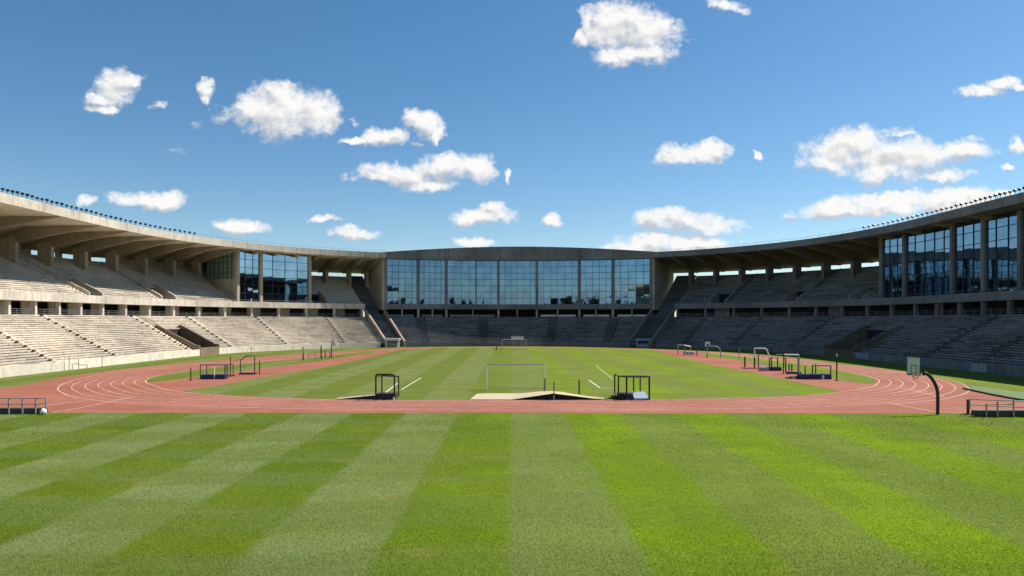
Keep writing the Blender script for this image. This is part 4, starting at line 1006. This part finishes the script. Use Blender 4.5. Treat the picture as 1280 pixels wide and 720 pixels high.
post(818, 430.5, 436, 'small red post at the foot of the shaded corner stairs', 'red', 0.16, 'post', 'posts beside the runways')
g = Rig('wall_panel', 1224, 468.5, 'pale blue board fixed on the shaded front wall near the right edge', 'panel')
wp_ = s_at(1224, -0.1, 1)
g.o.location = pt(wp_, -0.12, 0); mb = MB(); mb.box(-0.05, 0.05, -1.6, 1.6, 0.15, 1.15); mb.build('board', M['lightblue'], g.o)
mb = MB(); mb.box(-0.08, -0.052, -1.65, 1.65, 1.12, 1.2); mb.box(-0.08, -0.052, -1.65, 1.65, 0.1, 0.18); mb.build('trim', M['galv'], g.o)
g = Rig('wall_panel', 1078, 451, 'pale blue board fixed on the shaded front wall beside its passage', 'panel')
wp_ = s_at(1078, -0.1, 1); (x_, y_), (tx, ty), nn = frame(wp_)
g.o.location = pt(wp_, -0.12, 0); g.o.rotation_euler = (0, 0, math.atan2(ty, tx)+math.pi/2); mb = MB(); mb.box(-0.05, 0.05, -2.4, 2.4, 0.1, 1.15); mb.build('board', M['lightblue'], g.o)

# ------------------------------------------------------------------ short blades standing on the near lawn
import numpy as np
rng = np.random.default_rng(11)
NB = 1500000
yy = 17.0+(54.0-17.0)*rng.random(NB)**1.55
xx = (rng.random(NB)*2-1)*(yy*0.74+4)
keep = ~((np.abs(xx-at_depth(1172, 53.4)) < 0.3) & (np.abs(yy-53.4) < 0.3)); xx, yy = xx[keep], yy[keep]; NB = len(xx)
hh = 0.013+0.018*rng.random(NB)**1.5; hh *= 1+0.5*(rng.random(NB) < 0.03)
an = rng.random(NB)*2*np.pi; wd = 0.004+0.005*rng.random(NB); wd *= np.clip(yy/28, 1, 1.9)
le = rng.normal(0, 0.55, (NB, 2))*hh[:, None]
co = np.zeros((NB, 3, 3), dtype=np.float32)
co[:, 0, 0] = xx-np.cos(an)*wd; co[:, 0, 1] = yy-np.sin(an)*wd; co[:, 0, 2] = -0.002
co[:, 1, 0] = xx+np.cos(an)*wd; co[:, 1, 1] = yy+np.sin(an)*wd; co[:, 1, 2] = -0.002
co[:, 2, 0] = xx+le[:, 0]; co[:, 2, 1] = yy+le[:, 1]; co[:, 2, 2] = hh
me = bpy.data.meshes.new('grass'); me.vertices.add(NB*3); me.loops.add(NB*3); me.polygons.add(NB)
me.vertices.foreach_set('co', co.ravel()); me.loops.foreach_set('vertex_index', np.arange(NB*3, dtype=np.int32))
me.polygons.foreach_set('loop_start', np.arange(0, NB*3, 3, dtype=np.int32)); me.polygons.foreach_set('loop_total', np.full(NB, 3, dtype=np.int32))
me.materials.append(M['grass']); me.update(calc_edges=True)
go = bpy.data.objects.new('grass', me); COL.objects.link(go)
tag(go, 'short mown grass blades of the striped near lawn', 'grass', kind='stuff')

# ------------------------------------------------------------------ beyond the camera's back: the rise and wood the glass mirrors
mb = MB(); nx_, ny_ = 60, 8
for j in range(ny_+1):
    for i in range(nx_+1):
        x = -500+1000*i/nx_; y = -230-200*j/ny_
        z = -0.5+max(0, math.sin(math.pi*min(1, j/ny_*1.1)))*(15+5*math.sin(x*0.013)+3*math.sin(x*0.031+1))
        mb.v.append((x, y, z))
for j in range(ny_):
    for i in range(nx_): a = j*(nx_+1)+i; mb.f.append((a, a+1, a+nx_+2, a+nx_+1)); mb.m.append(0)
tag(mb.build('hills', M['ground'], smooth=True), kind='structure')
mb = MB(); tops = []
for i in range(70):
    cl = random.choice((-230, -175, -120, -85, 60, 130, 280, -320)); x = cl+random.gauss(0, 28); y = -300+random.uniform(-35, 35); h = random.uniform(9, 19)
    zb = 14.0
    for k in range(150):
        d_ = Vector((random.gauss(0, 1), random.gauss(0, 1), random.gauss(0, 1))).normalized(); rr = random.uniform(0.5, 1.0)
        c_ = Vector((x, y, zb+h*0.62))+Vector((d_.x*h*0.42, d_.y*h*0.42, d_.z*h*0.38))*rr
        a_ = Vector((random.gauss(0, 1), random.gauss(0, 1), random.gauss(0, 1))).normalized(); b_ = a_.orthogonal().normalized(); sz = random.uniform(0.7, 1.5)
        mb.add([c_+a_*sz, c_+b_*sz, c_-a_*sz, c_-b_*sz], [(0, 1, 2, 3)])
    mb.tube([(x, y, zb-4), (x, y, zb+h*0.5)], 0.4, 5)
tag(mb.build('woodland', M['leaf']), 'dark wood on a low rise, mirrored in the glass hall', 'woodland', kind='stuff')

# parts were built in world coordinates under the stand and stairway roots: keep them there
bpy.context.view_layer.update()
for root in [o for o in SC.objects if o.name.split('.')[0] in ('grandstand', 'stairway')]:
    inv = root.matrix_world.inverted()
    for c_ in root.children: c_.matrix_parent_inverse = inv
